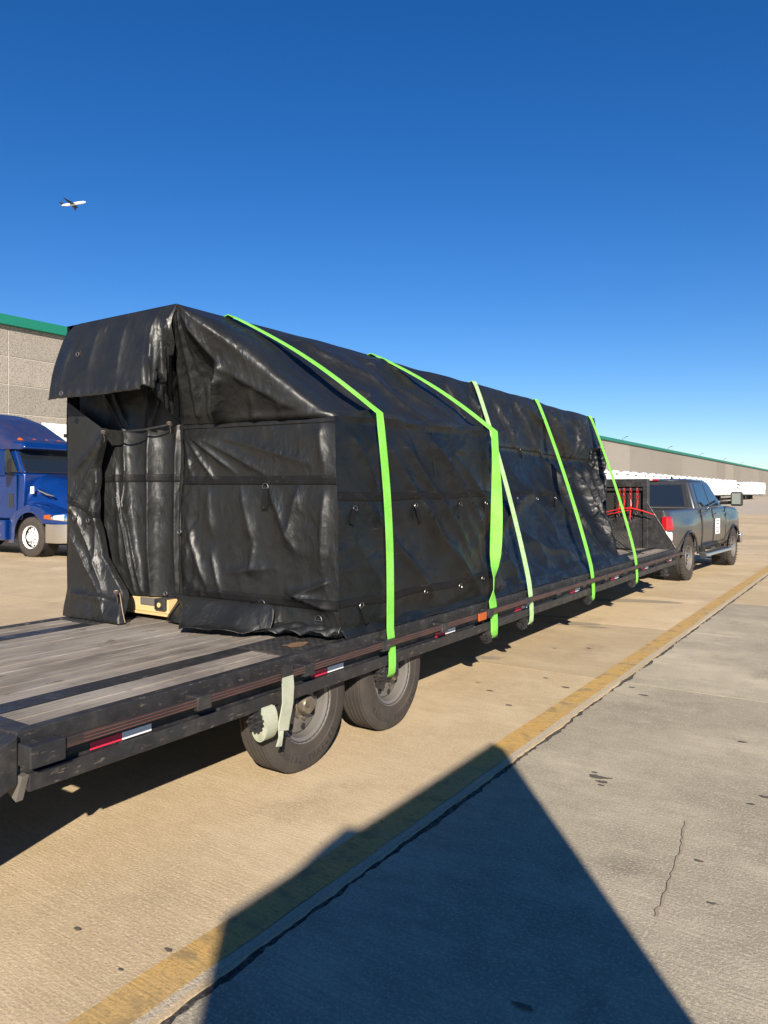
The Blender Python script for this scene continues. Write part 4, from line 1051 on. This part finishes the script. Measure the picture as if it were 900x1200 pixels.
# cab
def hexm(b, zb, zt_, yb0, yb1, yt0, yt1, wb, wt):
    return b.hexa([(-wb, yb0, zb), (wb, yb0, zb), (wb, yb1, zb), (-wb, yb1, zb)], [(-wt, yt0, zt_), (wt, yt0, zt_), (wt, yt1, zt_), (-wt, yt1, zt_)])
b = MB(); hexm(b, 1.30, 1.88, .72, 3.02, .90, 2.35, .935, .74); hexm(b, 1.88, 1.925, .90, 2.35, 1.02, 2.15, .74, .62)
cab = b.build('cab', 'truck', pk, smooth=True, ang=60, bev=.05, segs=3)
def cabp(y, f, off=.008):   # point on the +x cab flank at height fraction f
    return (lerp(.935, .74, f)+off, y, lerp(1.30, 1.88, f))
def ylim(f, rear): return lerp(.72, .90, f) if rear else lerp(3.02, 2.35, f)
for sx in (1, -1):
    for (y0a, y1a, y0b, y1b) in ((1.02, 1.80, 1.14, 1.80), (1.90, 2.83, 1.90, 2.36)):
        b = MB(); pts = [cabp(y0a, .10), cabp(y1a, .10), cabp(y1b, .90), cabp(y0b, .90)]
        inn = [(p[0]-.02, p[1], p[2]) for p in pts]
        pts = [(p[0]*sx, p[1], p[2]) for p in pts]; inn = [(p[0]*sx, p[1], p[2]) for p in inn]
        b.add(pts+inn, [(0, 1, 2, 3), (0, 4, 5, 1), (1, 5, 6, 2), (2, 6, 7, 3), (3, 7, 4, 0)])
        b.build('side_window', 'glass', pk, bev=.006)
def rearp(x, f, off=-.008): return (x, lerp(.72, .90, f)+off, lerp(1.30, 1.88, f))
rg = MB().add([rearp(-.72, .14), rearp(.72, .14), rearp(.62, .86), rearp(-.62, .86)], [(0, 1, 2, 3)]).build('rear_window', 'glass', pk, solid=.006)
MB().add([rearp(-.80, .08, -.004), rearp(.80, .08, -.004), rearp(.68, .90, -.004), rearp(-.68, .90, -.004)], [(0, 1, 2, 3)]).build('window_seal', 'black', pk)
def frp(x, f, off=.008): return (x, lerp(3.02, 2.35, f)+off, lerp(1.30, 1.88, f)+.004)
MB().add([frp(-.82, .1), frp(.82, .1), frp(.66, .9), frp(-.66, .9)], [(0, 1, 2, 3)]).build('windscreen', 'glass', pk)
MB().box(-.16, .16, .88, .93, 1.885, 1.925).build('brake_light', 'lamp_red', pk, bev=.008)
MB().box(-.05, .05, .872, .88, 1.895, 1.917).build('cargo_lamp', 'lamp_white', pk)
# head rests / seats seen as dark shapes: dash reflection strip on rear glass is left to the sky
# chrome strip under the rear window
MB().box(-.86, .86, .70, .714, 1.335, 1.35).build('trim_strip', 'alu', pk)
# doors: proud skins + dark gaps
for sx in (1, -1):
    for (ya, yb) in ((.98, 1.84), (1.87, 2.93)):
        A = shell(np.linspace(ya, yb, 14), lambda y: .60, lambda y: 1.345, lambda y, z: wf(y, z)+.009, ntop=3)
        A[..., 0] *= sx
        dr = MB().grid(A).build('door', 'truck', pk, smooth=True, ang=50, solid=.006)
        hy_ = ya+.12
        MB().tube([(sx*(wf(hy_, 1.2)+.02), hy_-.0, 1.205), (sx*(wf(hy_, 1.2)+.045), hy_+.04, 1.207), (sx*(wf(hy_, 1.2)+.045), hy_+.17, 1.207), (sx*(wf(hy_, 1.2)+.02), hy_+.21, 1.205)], .016, 8).build('handle', 'chrome', dr, smooth=True)
    for yy in (.965, 1.855, 2.945):
        b = MB()
        for k in range(6):
            z0 = .60+k*.12; b.box(*sorted((sx*(wf(yy, z0)-.006), sx*(wf(yy, z0)+.004))), yy-.010, yy+.010, z0, z0+.125)
        b.build('door_gap', 'dark', pk)
    # taillights
    x0 = .80
    A = shell(np.linspace(-1.235, -1.0, 8), lambda y: .98, lambda y: 1.24, lambda y, z: wf(y, z)+.012, ntop=2); A[..., 0] *= sx
    MB().grid(A).box(*sorted((sx*.86, sx*.955)), -1.262, -1.225, .98, 1.22).build('tail_light', 'lamp_red', pk, bev=.01)
    A = shell(np.linspace(-1.235, -1.05, 8), lambda y: .80, lambda y: .975, lambda y, z: wf(y, z)+.012, ntop=2); A[..., 0] *= sx
    MB().grid(A).box(*sorted((sx*.86, sx*.955)), -1.260, -1.225, .80, .975).build('reverse_light', 'lamp_white', pk, bev=.01)
    # mirror
    mr = MB().box(*sorted((sx*1.17, sx*1.40)), 2.55, 2.68, 1.36, 1.66).build('mirror', 'black', pk, bev=.035, segs=3)
    MB().box(*sorted((sx*1.20, sx*1.37)), 2.538, 2.549, 1.40, 1.63).build('mirror_glass', 'mirrorg', mr, bev=.0)
    MB().tube([(sx*.93, 2.72, 1.42), (sx*1.3, 2.64, 1.44)], .035, 8).tube([(sx*.93, 2.72, 1.50), (sx*1.3, 2.64, 1.53)], .022, 8).build('mirror_arm', 'black', mr)
    # running board
    b = MB().hexa([(sx*.98, .80, .40), (sx*1.14, .74, .40), (sx*1.14, 2.90, .40), (sx*.98, 2.90, .40)], [(sx*.96, .80, .47), (sx*1.13, .74, .455), (sx*1.13, 2.90, .455), (sx*.96, 2.90, .47)])
    rb = b.build('running_board', 'alu', pk, bev=.012)
    MB().box(*sorted((sx*.85, sx*1.0)), 1.1, 1.18, .42, .56).box(*sorted((sx*.85, sx*1.0)), 2.4, 2.48, .42, .56).build('bracket', 'black', rb)
    b = MB()
    for k in range(7): b.box(*sorted((sx*1.0, sx*1.1)), 1.0+k*.26, 1.13+k*.26, .462, .470)
    b.build('step_pad', 'black', rb)
    # wheel arch lips
    for yc in (0, F):
        pts = [(sx*(wf(yc, .8)+.012), yc+.50*math.cos(t), max(.50, .42+.50*math.sin(t))) for t in np.linspace(-.1, math.pi+.1, 24)]
        MB().tube(pts, .018, 6).build('arch_lip', 'truck', pk, smooth=True)
        MB().lathe_x([(-.28, .49), (.0, .49)], (sx*.90, yc, .42), 24).build('wheel_well', 'dark', pk)
# right door magnet sign with printed lines
sg = MB().box(1.002, 1.006, 1.98, 2.36, .78, 1.10).build('door_sign', 'sign', pk)
b = MB()
for (z0, h_, a, c_) in ((1.045, .022, 1.96, 2.28), (.98, .030, 2.03, 2.22), (.905, .022, 1.97, 2.30), (.865, .022, 1.97, 2.28), (.815, .030, 1.99, 2.26)):
    y_ = a
    y_ += .05; c_ += .04
    while y_ < c_:
        l_ = random.uniform(.02, .05); b.box(1.0062, 1.0072, y_, min(y_+l_, c_), z0, z0+h_); y_ += l_+.012
b.build('print', 'print', sg)
MB().box(.992, .998, 3.02, 3.25, 1.0, 1.03).build('badge', 'chrome', pk)
MB().box(1.0, 1.004, F-.42, F-.36, 1.16, 1.22).build('badge', 'chrome', pk)
MB().box(-.95, .95, -1.42, -1.25, .52, .70).build('rear_bumper', 'truck', pk, bev=.03, segs=3)
MB().box(.55, .85, -1.3, -1.22, .38, .52).build('bumper_bracket', 'black', pk)
MB().prism([(1.3, 1.925), (1.38, 1.925), (1.34, 1.985)], 'x', .28, .31).build('roof_fin', 'black', pk, bev=.005)
MB().box(-.5, .5, -.9, 4.2, .36, .52).build('chassis', 'frame', pk)
MB().box(.70, .80, .75, 1.0, .40, .60).box(.6, .9, 2.1, 2.5, .44, .58).build('exhaust', 'alu', pk)
for sx in (1, -1):
    for yc in (0, F):
        Rp = .425
        ty = wheel_meshes(Rp, .285, .235, 44)
        # blocky shoulder lugs
        for k in range(36):
            a = k/36*2*math.pi; ty.tube([(.09, (Rp+.001)*math.cos(a), (Rp+.001)*math.sin(a)), (.142, (Rp-.018)*math.cos(a), (Rp-.018)*math.sin(a))], .012, 4)
        rm = MB().lathe_x([(-.1, .235), (.02, .215), (.05, .19), (.065, .15), (.06, .10), (.085, .09), (.10, .075), (.10, .001)], (0, 0, 0), 28).lathe_x([(.03, .20), (.12, .215), (.138, .235), (.12, .24)], (0, 0, 0), 28)
        for mb in (ty, rm): mb.v = [(p[0]*sx, p[1], p[2]) for p in mb.v]
        wr = rm.build('wheel', 'rim', pk, smooth=True, ang=35, loc=(sx*.855, yc, Rp-.005))
        ty.build('tyre', 'rubber', wr, smooth=True, ang=30)
        hh = MB()
        for k in range(8):
            a = k/8*2*math.pi; hh.tube([(sx*.04, .165*math.cos(a), .165*math.sin(a)), (sx*.0705, .165*math.cos(a), .165*math.sin(a))], .022, 10)
        hh.build('vent_hole', 'dark', wr)['kind'] = 'stuff'
        MB().lathe_x([(sx*.09, .07), (sx*.13, .062), (sx*.14, .03), (sx*.141, .001)], (0, 0, 0), 20).build('hub_cap', 'chrome', wr, smooth=True)

# ================================================================ BLUE SEMI TRACTOR
tk = thing('semi_tractor', 'blue aerodynamic semi tractor with orange roof lights and chrome bumper', 'semi tractor', (-18.1, 11.80, 0), R(-84))
# hood
hy = np.linspace(-.42, 1.22, 34)[:, None]; hu = np.linspace(-1, 1, 41)[None, :]
hw = interp(hy, [-.42, .3, .9, 1.22], [1.02, .92, .80, .62]); top = interp(hy, [-.42, 0, .5, .9, 1.1, 1.22], [2.16, 2.06, 1.85, 1.55, 1.30, 1.02])
zz = .62+(top-.62)*(1-np.abs(hu)**3.4)**(1/2.6)
MB().grid(np.stack(np.broadcast_arrays(hu*hw, hy, zz), -1)).build('bonnet', 'blue', tk, smooth=True, ang=60)
MB().add([(-.62, 1.215, .62), (.62, 1.215, .62), (.60, 1.215, .98), (-.60, 1.215, .98)], [(0, 1, 2, 3)]).build('grille', 'chrome', tk)
g_ = MB()
for k in range(9): g_.box(-.42, .42, 1.20-.08*0, 1.235, .70+k*.06, .715+k*.06)
g_.build('grille_bar', 'chrome', tk)
# fenders
ab_ = arch((0,), .52, .62, .34)
def ab(y): return max(ab_(y), .86 if y > .5 else 0)
def zf(y): return interp(y, [-1.0, -.75, -.5, -.2, .1, .4, .75, 1.05, 1.28], [.95, 1.12, 1.28, 1.38, 1.40, 1.35, 1.22, 1.10, .96])
def wff(y, z): return interp(y, [-1, -.6, 0, .6, .95, 1.28], [1.08, 1.16, 1.22, 1.22, 1.17, 1.02])-.10*float(ss(1.0, 1.45, z))
ys = ysamp(-.95, 1.28, (0,), .62, 44)
cols = []
for y in ys:
    zb, zt_ = ab(y), zf(y); zb = min(zb, zt_-.08); col = []
    for k in range(8): z = lerp(zb, zt_-.12, k/7); col.append((wff(y, z), y, z))
    x0 = wff(y, zt_-.12)
    for k in range(1, 9):
        a = k/8*math.pi/2; col.append((x0-.22*(1-math.cos(a)), y, zt_-.12+.12*math.sin(a)))
    col.append((x0-.45, y, zt_+.03)); cols.append(col)
for sx in (1, -1):
    A = np.array(cols); A[..., 0] *= sx
    MB().grid(A).build('mudguard', 'blue', tk, smooth=True, ang=60, solid=.01)
    hl = MB(); A = []
    for t in np.linspace(0, 1, 14):
        y = lerp(.62, 1.27, t); x = wff(y, 1.0)+.012
        A.append([(x*sx, y, lerp(.99, .92, t)), ((x+.004)*sx, y, lerp(1.06, 1.02, t)), ((x-.02)*sx, y, lerp(1.08, 1.12, t))])
    h_ = MB().grid(np.array(A)).build('headlight', 'chrome', tk, smooth=True)
    A2 = np.array(A)[:5].copy(); A2[..., 0] += sx*.006
    MB().grid(A2).build('indicator', 'amber', h_)
    A3 = np.array(A)[6:12].copy(); A3[..., 0] += sx*.006; A3[:, 0, 2] += .02; A3[:, 2, 2] -= .02
    MB().grid(A3).build('lamp', 'lamp_white', h_)
    MB().lathe_x([(-.35, .60), (0, .60)], (sx*1.08, 0, .52), 24).build('wheel_well', 'dark', tk)
# bumper wrapping round
pl = [(-1.23, .66), (-1.20, 1.05), (-1.02, 1.32), (-.6, 1.42), (.6, 1.42), (1.02, 1.32), (1.20, 1.05), (1.23, .66), (1.12, .68), (1.1, 1.0), (.95, 1.24), (.58, 1.35), (-.58, 1.35), (-.95, 1.24), (-1.1, 1.0), (-1.12, .68)]
MB().prism(pl, 'z', .38, .87).build('bumper', 'chrome', tk, bev=.02, smooth=True)
fl_ = MB().box(.78, .92, 1.395, 1.41, .50, .62).box(-.92, -.78, 1.395, 1.41, .50, .62).build('fog_lamp', 'lamp_white', tk)
# cab
b = MB(); b.hexa([(-1.08, -2.0, .95), (1.08, -2.0, .95), (1.08, -.42, .95), (-1.08, -.42, .95)], [(-1.08, -2.0, 2.15), (1.08, -2.0, 2.15), (1.04, -.36, 2.15), (-1.04, -.36, 2.15)])
b.build('lower_cab', 'blue', tk, bev=.04, smooth=True)
b = MB(); b.hexa([(-1.08, -2.0, 2.15), (1.08, -2.0, 2.15), (1.04, -.36, 2.15), (-1.04, -.36, 2.15)], [(-1.04, -2.0, 2.86), (1.04, -2.0, 2.86), (.94, -.86, 2.86), (-.94, -.86, 2.86)])
b.build('upper_cab', 'blue', tk, bev=.05, smooth=True, segs=3)
def wsp(x, f, off=.012): return (x*lerp(1.0, .90, f), lerp(-.36, -.86, f)+off-.06*abs(x)**2*0, lerp(2.15, 2.86, f)+.01)
MB().add([wsp(-.98, .06), wsp(0, .06), wsp(.98, .06), wsp(.98, .88), wsp(0, .88), wsp(-.98, .88)], [(0, 1, 4, 5), (1, 2, 3, 4)]).build('windscreen', 'glass', tk)
MB().add([wsp(-1.02, .01, .006), wsp(1.02, .01, .006), wsp(1.02, .93, .006), wsp(-1.02, .93, .006)], [(0, 1, 2, 3)]).build('windscreen_seal', 'black', tk)
MB().box(-.9, .9, -.80, -.62, 2.19, 2.215).build('dashboard', 'alu', tk)
# visor and roof fairing (lofted)
ry = np.linspace(-4.3, -.55, 40)[:, None]; ru = np.linspace(-1, 1, 41)[None, :]
rt_ = interp(ry, [-4.3, -3.2, -2.6, -2.0, -1.5, -1.1, -.75, -.55], [3.92, 3.92, 3.86, 3.66, 3.38, 3.14, 3.05, 2.84]); rw = interp(ry, [-4.3, -2, -1.2, -.75, -.55], [1.20, 1.17, 1.10, 1.03, .98]); rb_ = interp(ry, [-4.3, -2.02, -1.98, -.55], [2.80, 2.80, 2.80, 2.78])
zz = rb_+(rt_-rb_)*(1-np.abs(ru)**4.2)**(1/2.4)
A = np.stack(np.broadcast_arrays(ru*rw, ry, zz), -1)
MB().grid(A).build('roof_fairing', 'blue_dull', tk, smooth=True, ang=60)
MB().hexa([(-1.0, -.95, 2.74), (1.0, -.95, 2.74), (.96, -.48, 2.80), (-.96, -.48, 2.80)], [(-1.02, -.98, 2.98), (1.02, -.98, 2.98), (.93, -.60, 2.99), (-.93, -.60, 2.99)]).build('sun_visor', 'blue', tk, bev=.06, smooth=True, segs=3)
for x in (-.80, -.38, 0, .38, .80):
    MB().hexa([(x-.05, -.94, 3.04), (x+.05, -.94, 3.04), (x+.035, -.76, 3.02), (x-.035, -.76, 3.02)], [(x-.02, -.93, 3.10), (x+.02, -.93, 3.10), (x+.02, -.85, 3.09), (x-.02, -.85, 3.09)]).build('marker_light', 'amber', tk, bev=.01)
MB().box(-1.17, 1.17, -4.3, -2.02, .95, 2.82).build('sleeper', 'blue', tk, bev=.06, smooth=True, segs=3)
for sx in (1, -1):
    dr = MB().box(*sorted((sx*1.082, sx*1.095)), -1.78, -.62, 1.0, 2.12).build('door', 'blue', tk, bev=.006)
    MB().box(*sorted((sx*1.096, sx*1.11)), -1.70, -1.52, 1.92, 1.97).build('handle', 'chrome', dr)
    MB().box(*sorted((sx*1.0965, sx*1.10)), -.92, -.74, 1.25, 1.62).build('vent_window', 'glass', dr)
    b = MB(); pts = [(1.088, -1.72, 2.19), (1.078, -.60, 2.19), (1.045, -.98, 2.78), (1.052, -1.72, 2.78)]
    b.add([(p[0]*sx, p[1], p[2]) for p in pts], [(0, 1, 2, 3)]).build('side_window', 'glass', tk, solid=.004)
    MB().box(*sorted((sx*1.176, sx*1.19)), -3.4, -2.7, 1.95, 2.4).build('sleeper_window', 'glass', tk)
    MB().box(*sorted((sx*.85, sx*1.18)), -3.9, -.98, .40, .93).build('side_skirt', 'blue', tk, bev=.03)
    MB().box(*sorted((sx*1.182, sx*1.23)), -1.9, -1.1, .50, .56).box(*sorted((sx*1.182, sx*1.23)), -1.9, -1.1, .80, .86).build('step', 'alu', tk)
    MB().box(*sorted((sx*1.185, sx*1.20)), -3.2, -2.0, .48, .88).build('tank_panel', 'alu', tk)
    m_ = MB().box(*sorted((sx*1.38, sx*1.58)), -.75, -.63, 2.05, 2.75).build('mirror', 'blue', tk, bev=.04)
    MB().tube([(sx*1.06, -.72, 2.1), (sx*1.45, -.69, 2.15)], .03, 8).build('mirror_arm', 'black', m_)
    MB().box(*sorted((sx*1.025, sx*1.035)), -.16, -.02, 1.62, 1.80).build('badge', 'sign', tk, bev=.01)
    # bonnet side vent
    pts = [(sx*1.0, .12, 1.66), (sx*.97, .55, 1.52), (sx*.98, .55, 1.60), (sx*1.0, .12, 1.76)]
    MB().tube([(sx*.985, .10, 1.72), (sx*.955, .40, 1.62), (sx*.93, .62, 1.56)], [.03, .05, .02], 8).build('bonnet_vent', 'chrome', tk)
    for yc in (0, -4.6, -5.9):
        w_ = .30 if yc == 0 else .55; Rp = .51
        ty = wheel_meshes(Rp, w_, .29, 40)
        rm = MB().lathe_x([(0, .29), (.03, .27), (.06, .24), (.08, .20), (.10, .16), (.11, .12), (.16, .11), (.18, .10), (.19, .001)], (w_/2-.15, 0, 0), 32).lathe_x([(.09, .27), (.14, .285), (.15, .295), (.13, .30)], (w_/2-.15, 0, 0), 32)
        for mb in (ty, rm): mb.v = [(p[0]*sx, p[1], p[2]) for p in mb.v]
        wr = rm.build('wheel', 'cast', tk, smooth=True, ang=35, loc=(sx*(1.16-w_/2), yc, Rp-.005))
        ty.build('tyre', 'rubber', wr, smooth=True, ang=30)
        hh = MB()
        for k in range(10):
            a = k/10*2*math.pi; xo = w_/2-.15
            hh.tube([(sx*(xo+.05), .215*math.cos(a), .215*math.sin(a)), (sx*(xo+.085), .215*math.cos(a), .215*math.sin(a))], .022, 8)
        hh.build('vent_hole', 'dark', wr)['kind'] = 'stuff'
        hh = MB()
        for k in range(10):
            a = (k+.5)/10*2*math.pi; xo = w_/2-.15
            hh.tube([(sx*(xo+.08), .15*math.cos(a), .15*math.sin(a)), (sx*(xo+.13), .15*math.cos(a), .15*math.sin(a))], .016, 6)
        hh.build('lug_nut', 'rim', wr)['kind'] = 'stuff'
MB().box(-.45, .45, -6.6, -.3, .55, .85).build('chassis', 'frame', tk)
MB().box(-.9, .9, -.2, 1.2, .32, .44).build('sump_guard', 'dark', tk)
# blue tractor sits in front of a trailer in the row
# ================================================================ AIRLINER
al = thing('airliner', 'small white passenger jet high in the blue sky', 'aircraft', (0, 0, 0))
# position worked out from bearing and height
D = 1030
dcam = Vector(((86-450)/867, 1, (577-239)/867))*D
yaw = R(33.8)
px_ = Vector((dcam.x*math.cos(yaw)-dcam.y*math.sin(yaw), dcam.x*math.sin(yaw)+dcam.y*math.cos(yaw), dcam.z+1.65))
al.location = px_
heading = yaw+R(-4)       # nose to the right in view
al.rotation_euler = (R(-8), R(-7), heading)
fu = MB()
fp = [(-18, .3), (-15, 1.2), (-9, 1.9), (0, 2.0), (10, 2.0), (15, 1.7), (17.3, .9), (18, .1)]
fu.tube([(x, 0, .6*max(0, -x-9)/9) for x, r_ in fp], [r_ for x, r_ in fp], 14); fu.build('fuselage', 'aero', al, smooth=True)
def wing(sy):
    return MB().hexa([(3.5, sy*1.5, -1.2), (-3.5, sy*1.5, -1.2), (-6.0, sy*17, .2), (-4.6, sy*17, .2)], [(3.5, sy*1.5, -.7), (-3.5, sy*1.5, -.8), (-6.0, sy*17, .35), (-4.6, sy*17, .4)])
for sy in (-1, 1):
    wing(sy).build('wing', 'aero_dark', al)
    MB().tube([(3.0, sy*5.5, -2.0), (-.8, sy*5.5, -1.9)], [1.1, .8], 12).build('engine', 'aero_dark', al)
    MB().hexa([(-13.5, sy*.6, 1.1), (-16.5, sy*.6, 1.1), (-17.8, sy*6.2, 1.6), (-16.4, sy*6.2, 1.6)], [(-13.5, sy*.6, 1.35), (-16.5, sy*.6, 1.35), (-17.8, sy*6.2, 1.7), (-16.4, sy*6.2, 1.75)]).build('tailplane', 'aero_dark', al)
MB().hexa([(-12.5, -.2, 1.5), (-16.8, -.2, 1.5), (-16.8, .2, 1.5), (-12.5, .2, 1.5)], [(-16.2, -.1, 7.2), (-18.6, -.1, 7.2), (-18.6, .1, 7.2), (-16.2, .1, 7.2)]).build('fin', 'aero_dark', al)

# ================================================================ unseen upright panel, added to cast the foreground shadow
hp_h = 2.9
x0 = -2.12+.792*1/math.tan(SUN_EL)*0+1.265*hp_h; 
k_ = 1/math.tan(SUN_EL); hx_ = -2.12-sd.x*k_*hp_h; ya = 2.04-sd.y*k_*hp_h; yb = 4.45-sd.y*k_*hp_h
hd_ = thing('shadow_panel', 'tall unseen plywood panel on timber braces, added to cast the shadow across the yellow line', 'shadow caster', (hx_, (ya+yb)/2, 0))
for i in range(2): MB().box(hx_, hx_+.018, lerp(ya, yb, i/2)+.001, lerp(ya, yb, (i+1)/2)-.001, .02, hp_h).build('plywood_sheet', 'ply', hd_, world=True)
MB().box(hx_+.019, hx_+.06, ya, ya+.09, .02, hp_h-.03).box(hx_+.019, hx_+.06, yb-.09, yb, .02, hp_h-.03).box(hx_+.019, hx_+.06, (ya+yb)/2-.045, (ya+yb)/2+.045, .02, hp_h-.03).box(hx_+.061, hx_+.10, ya+.02, yb-.02, 1.4, 1.49).build('stud', 'pine', hd_, world=True)
MB().tube([(hx_+.08, ya+.4, 1.9), (hx_+1.1, ya+.4, .04)], .035, 4).tube([(hx_+.08, yb-.4, 1.9), (hx_+1.1, yb-.4, .04)], .035, 4).build('brace', 'pine', hd_, world=True)
MB().hexa([(hx_, ya+.44, hp_h), (hx_+.05, ya+.44, hp_h), (hx_+.05, ya+.92, hp_h), (hx_, ya+.92, hp_h)], [(hx_, ya+.62, hp_h+.035), (hx_+.05, ya+.62, hp_h+.035), (hx_+.05, ya+.80, hp_h+.055), (hx_, ya+.80, hp_h+.055)]).build('shadow_bump_block', 'ply', hd_, world=True)  # block added only to put the bump in the shadow's top edge
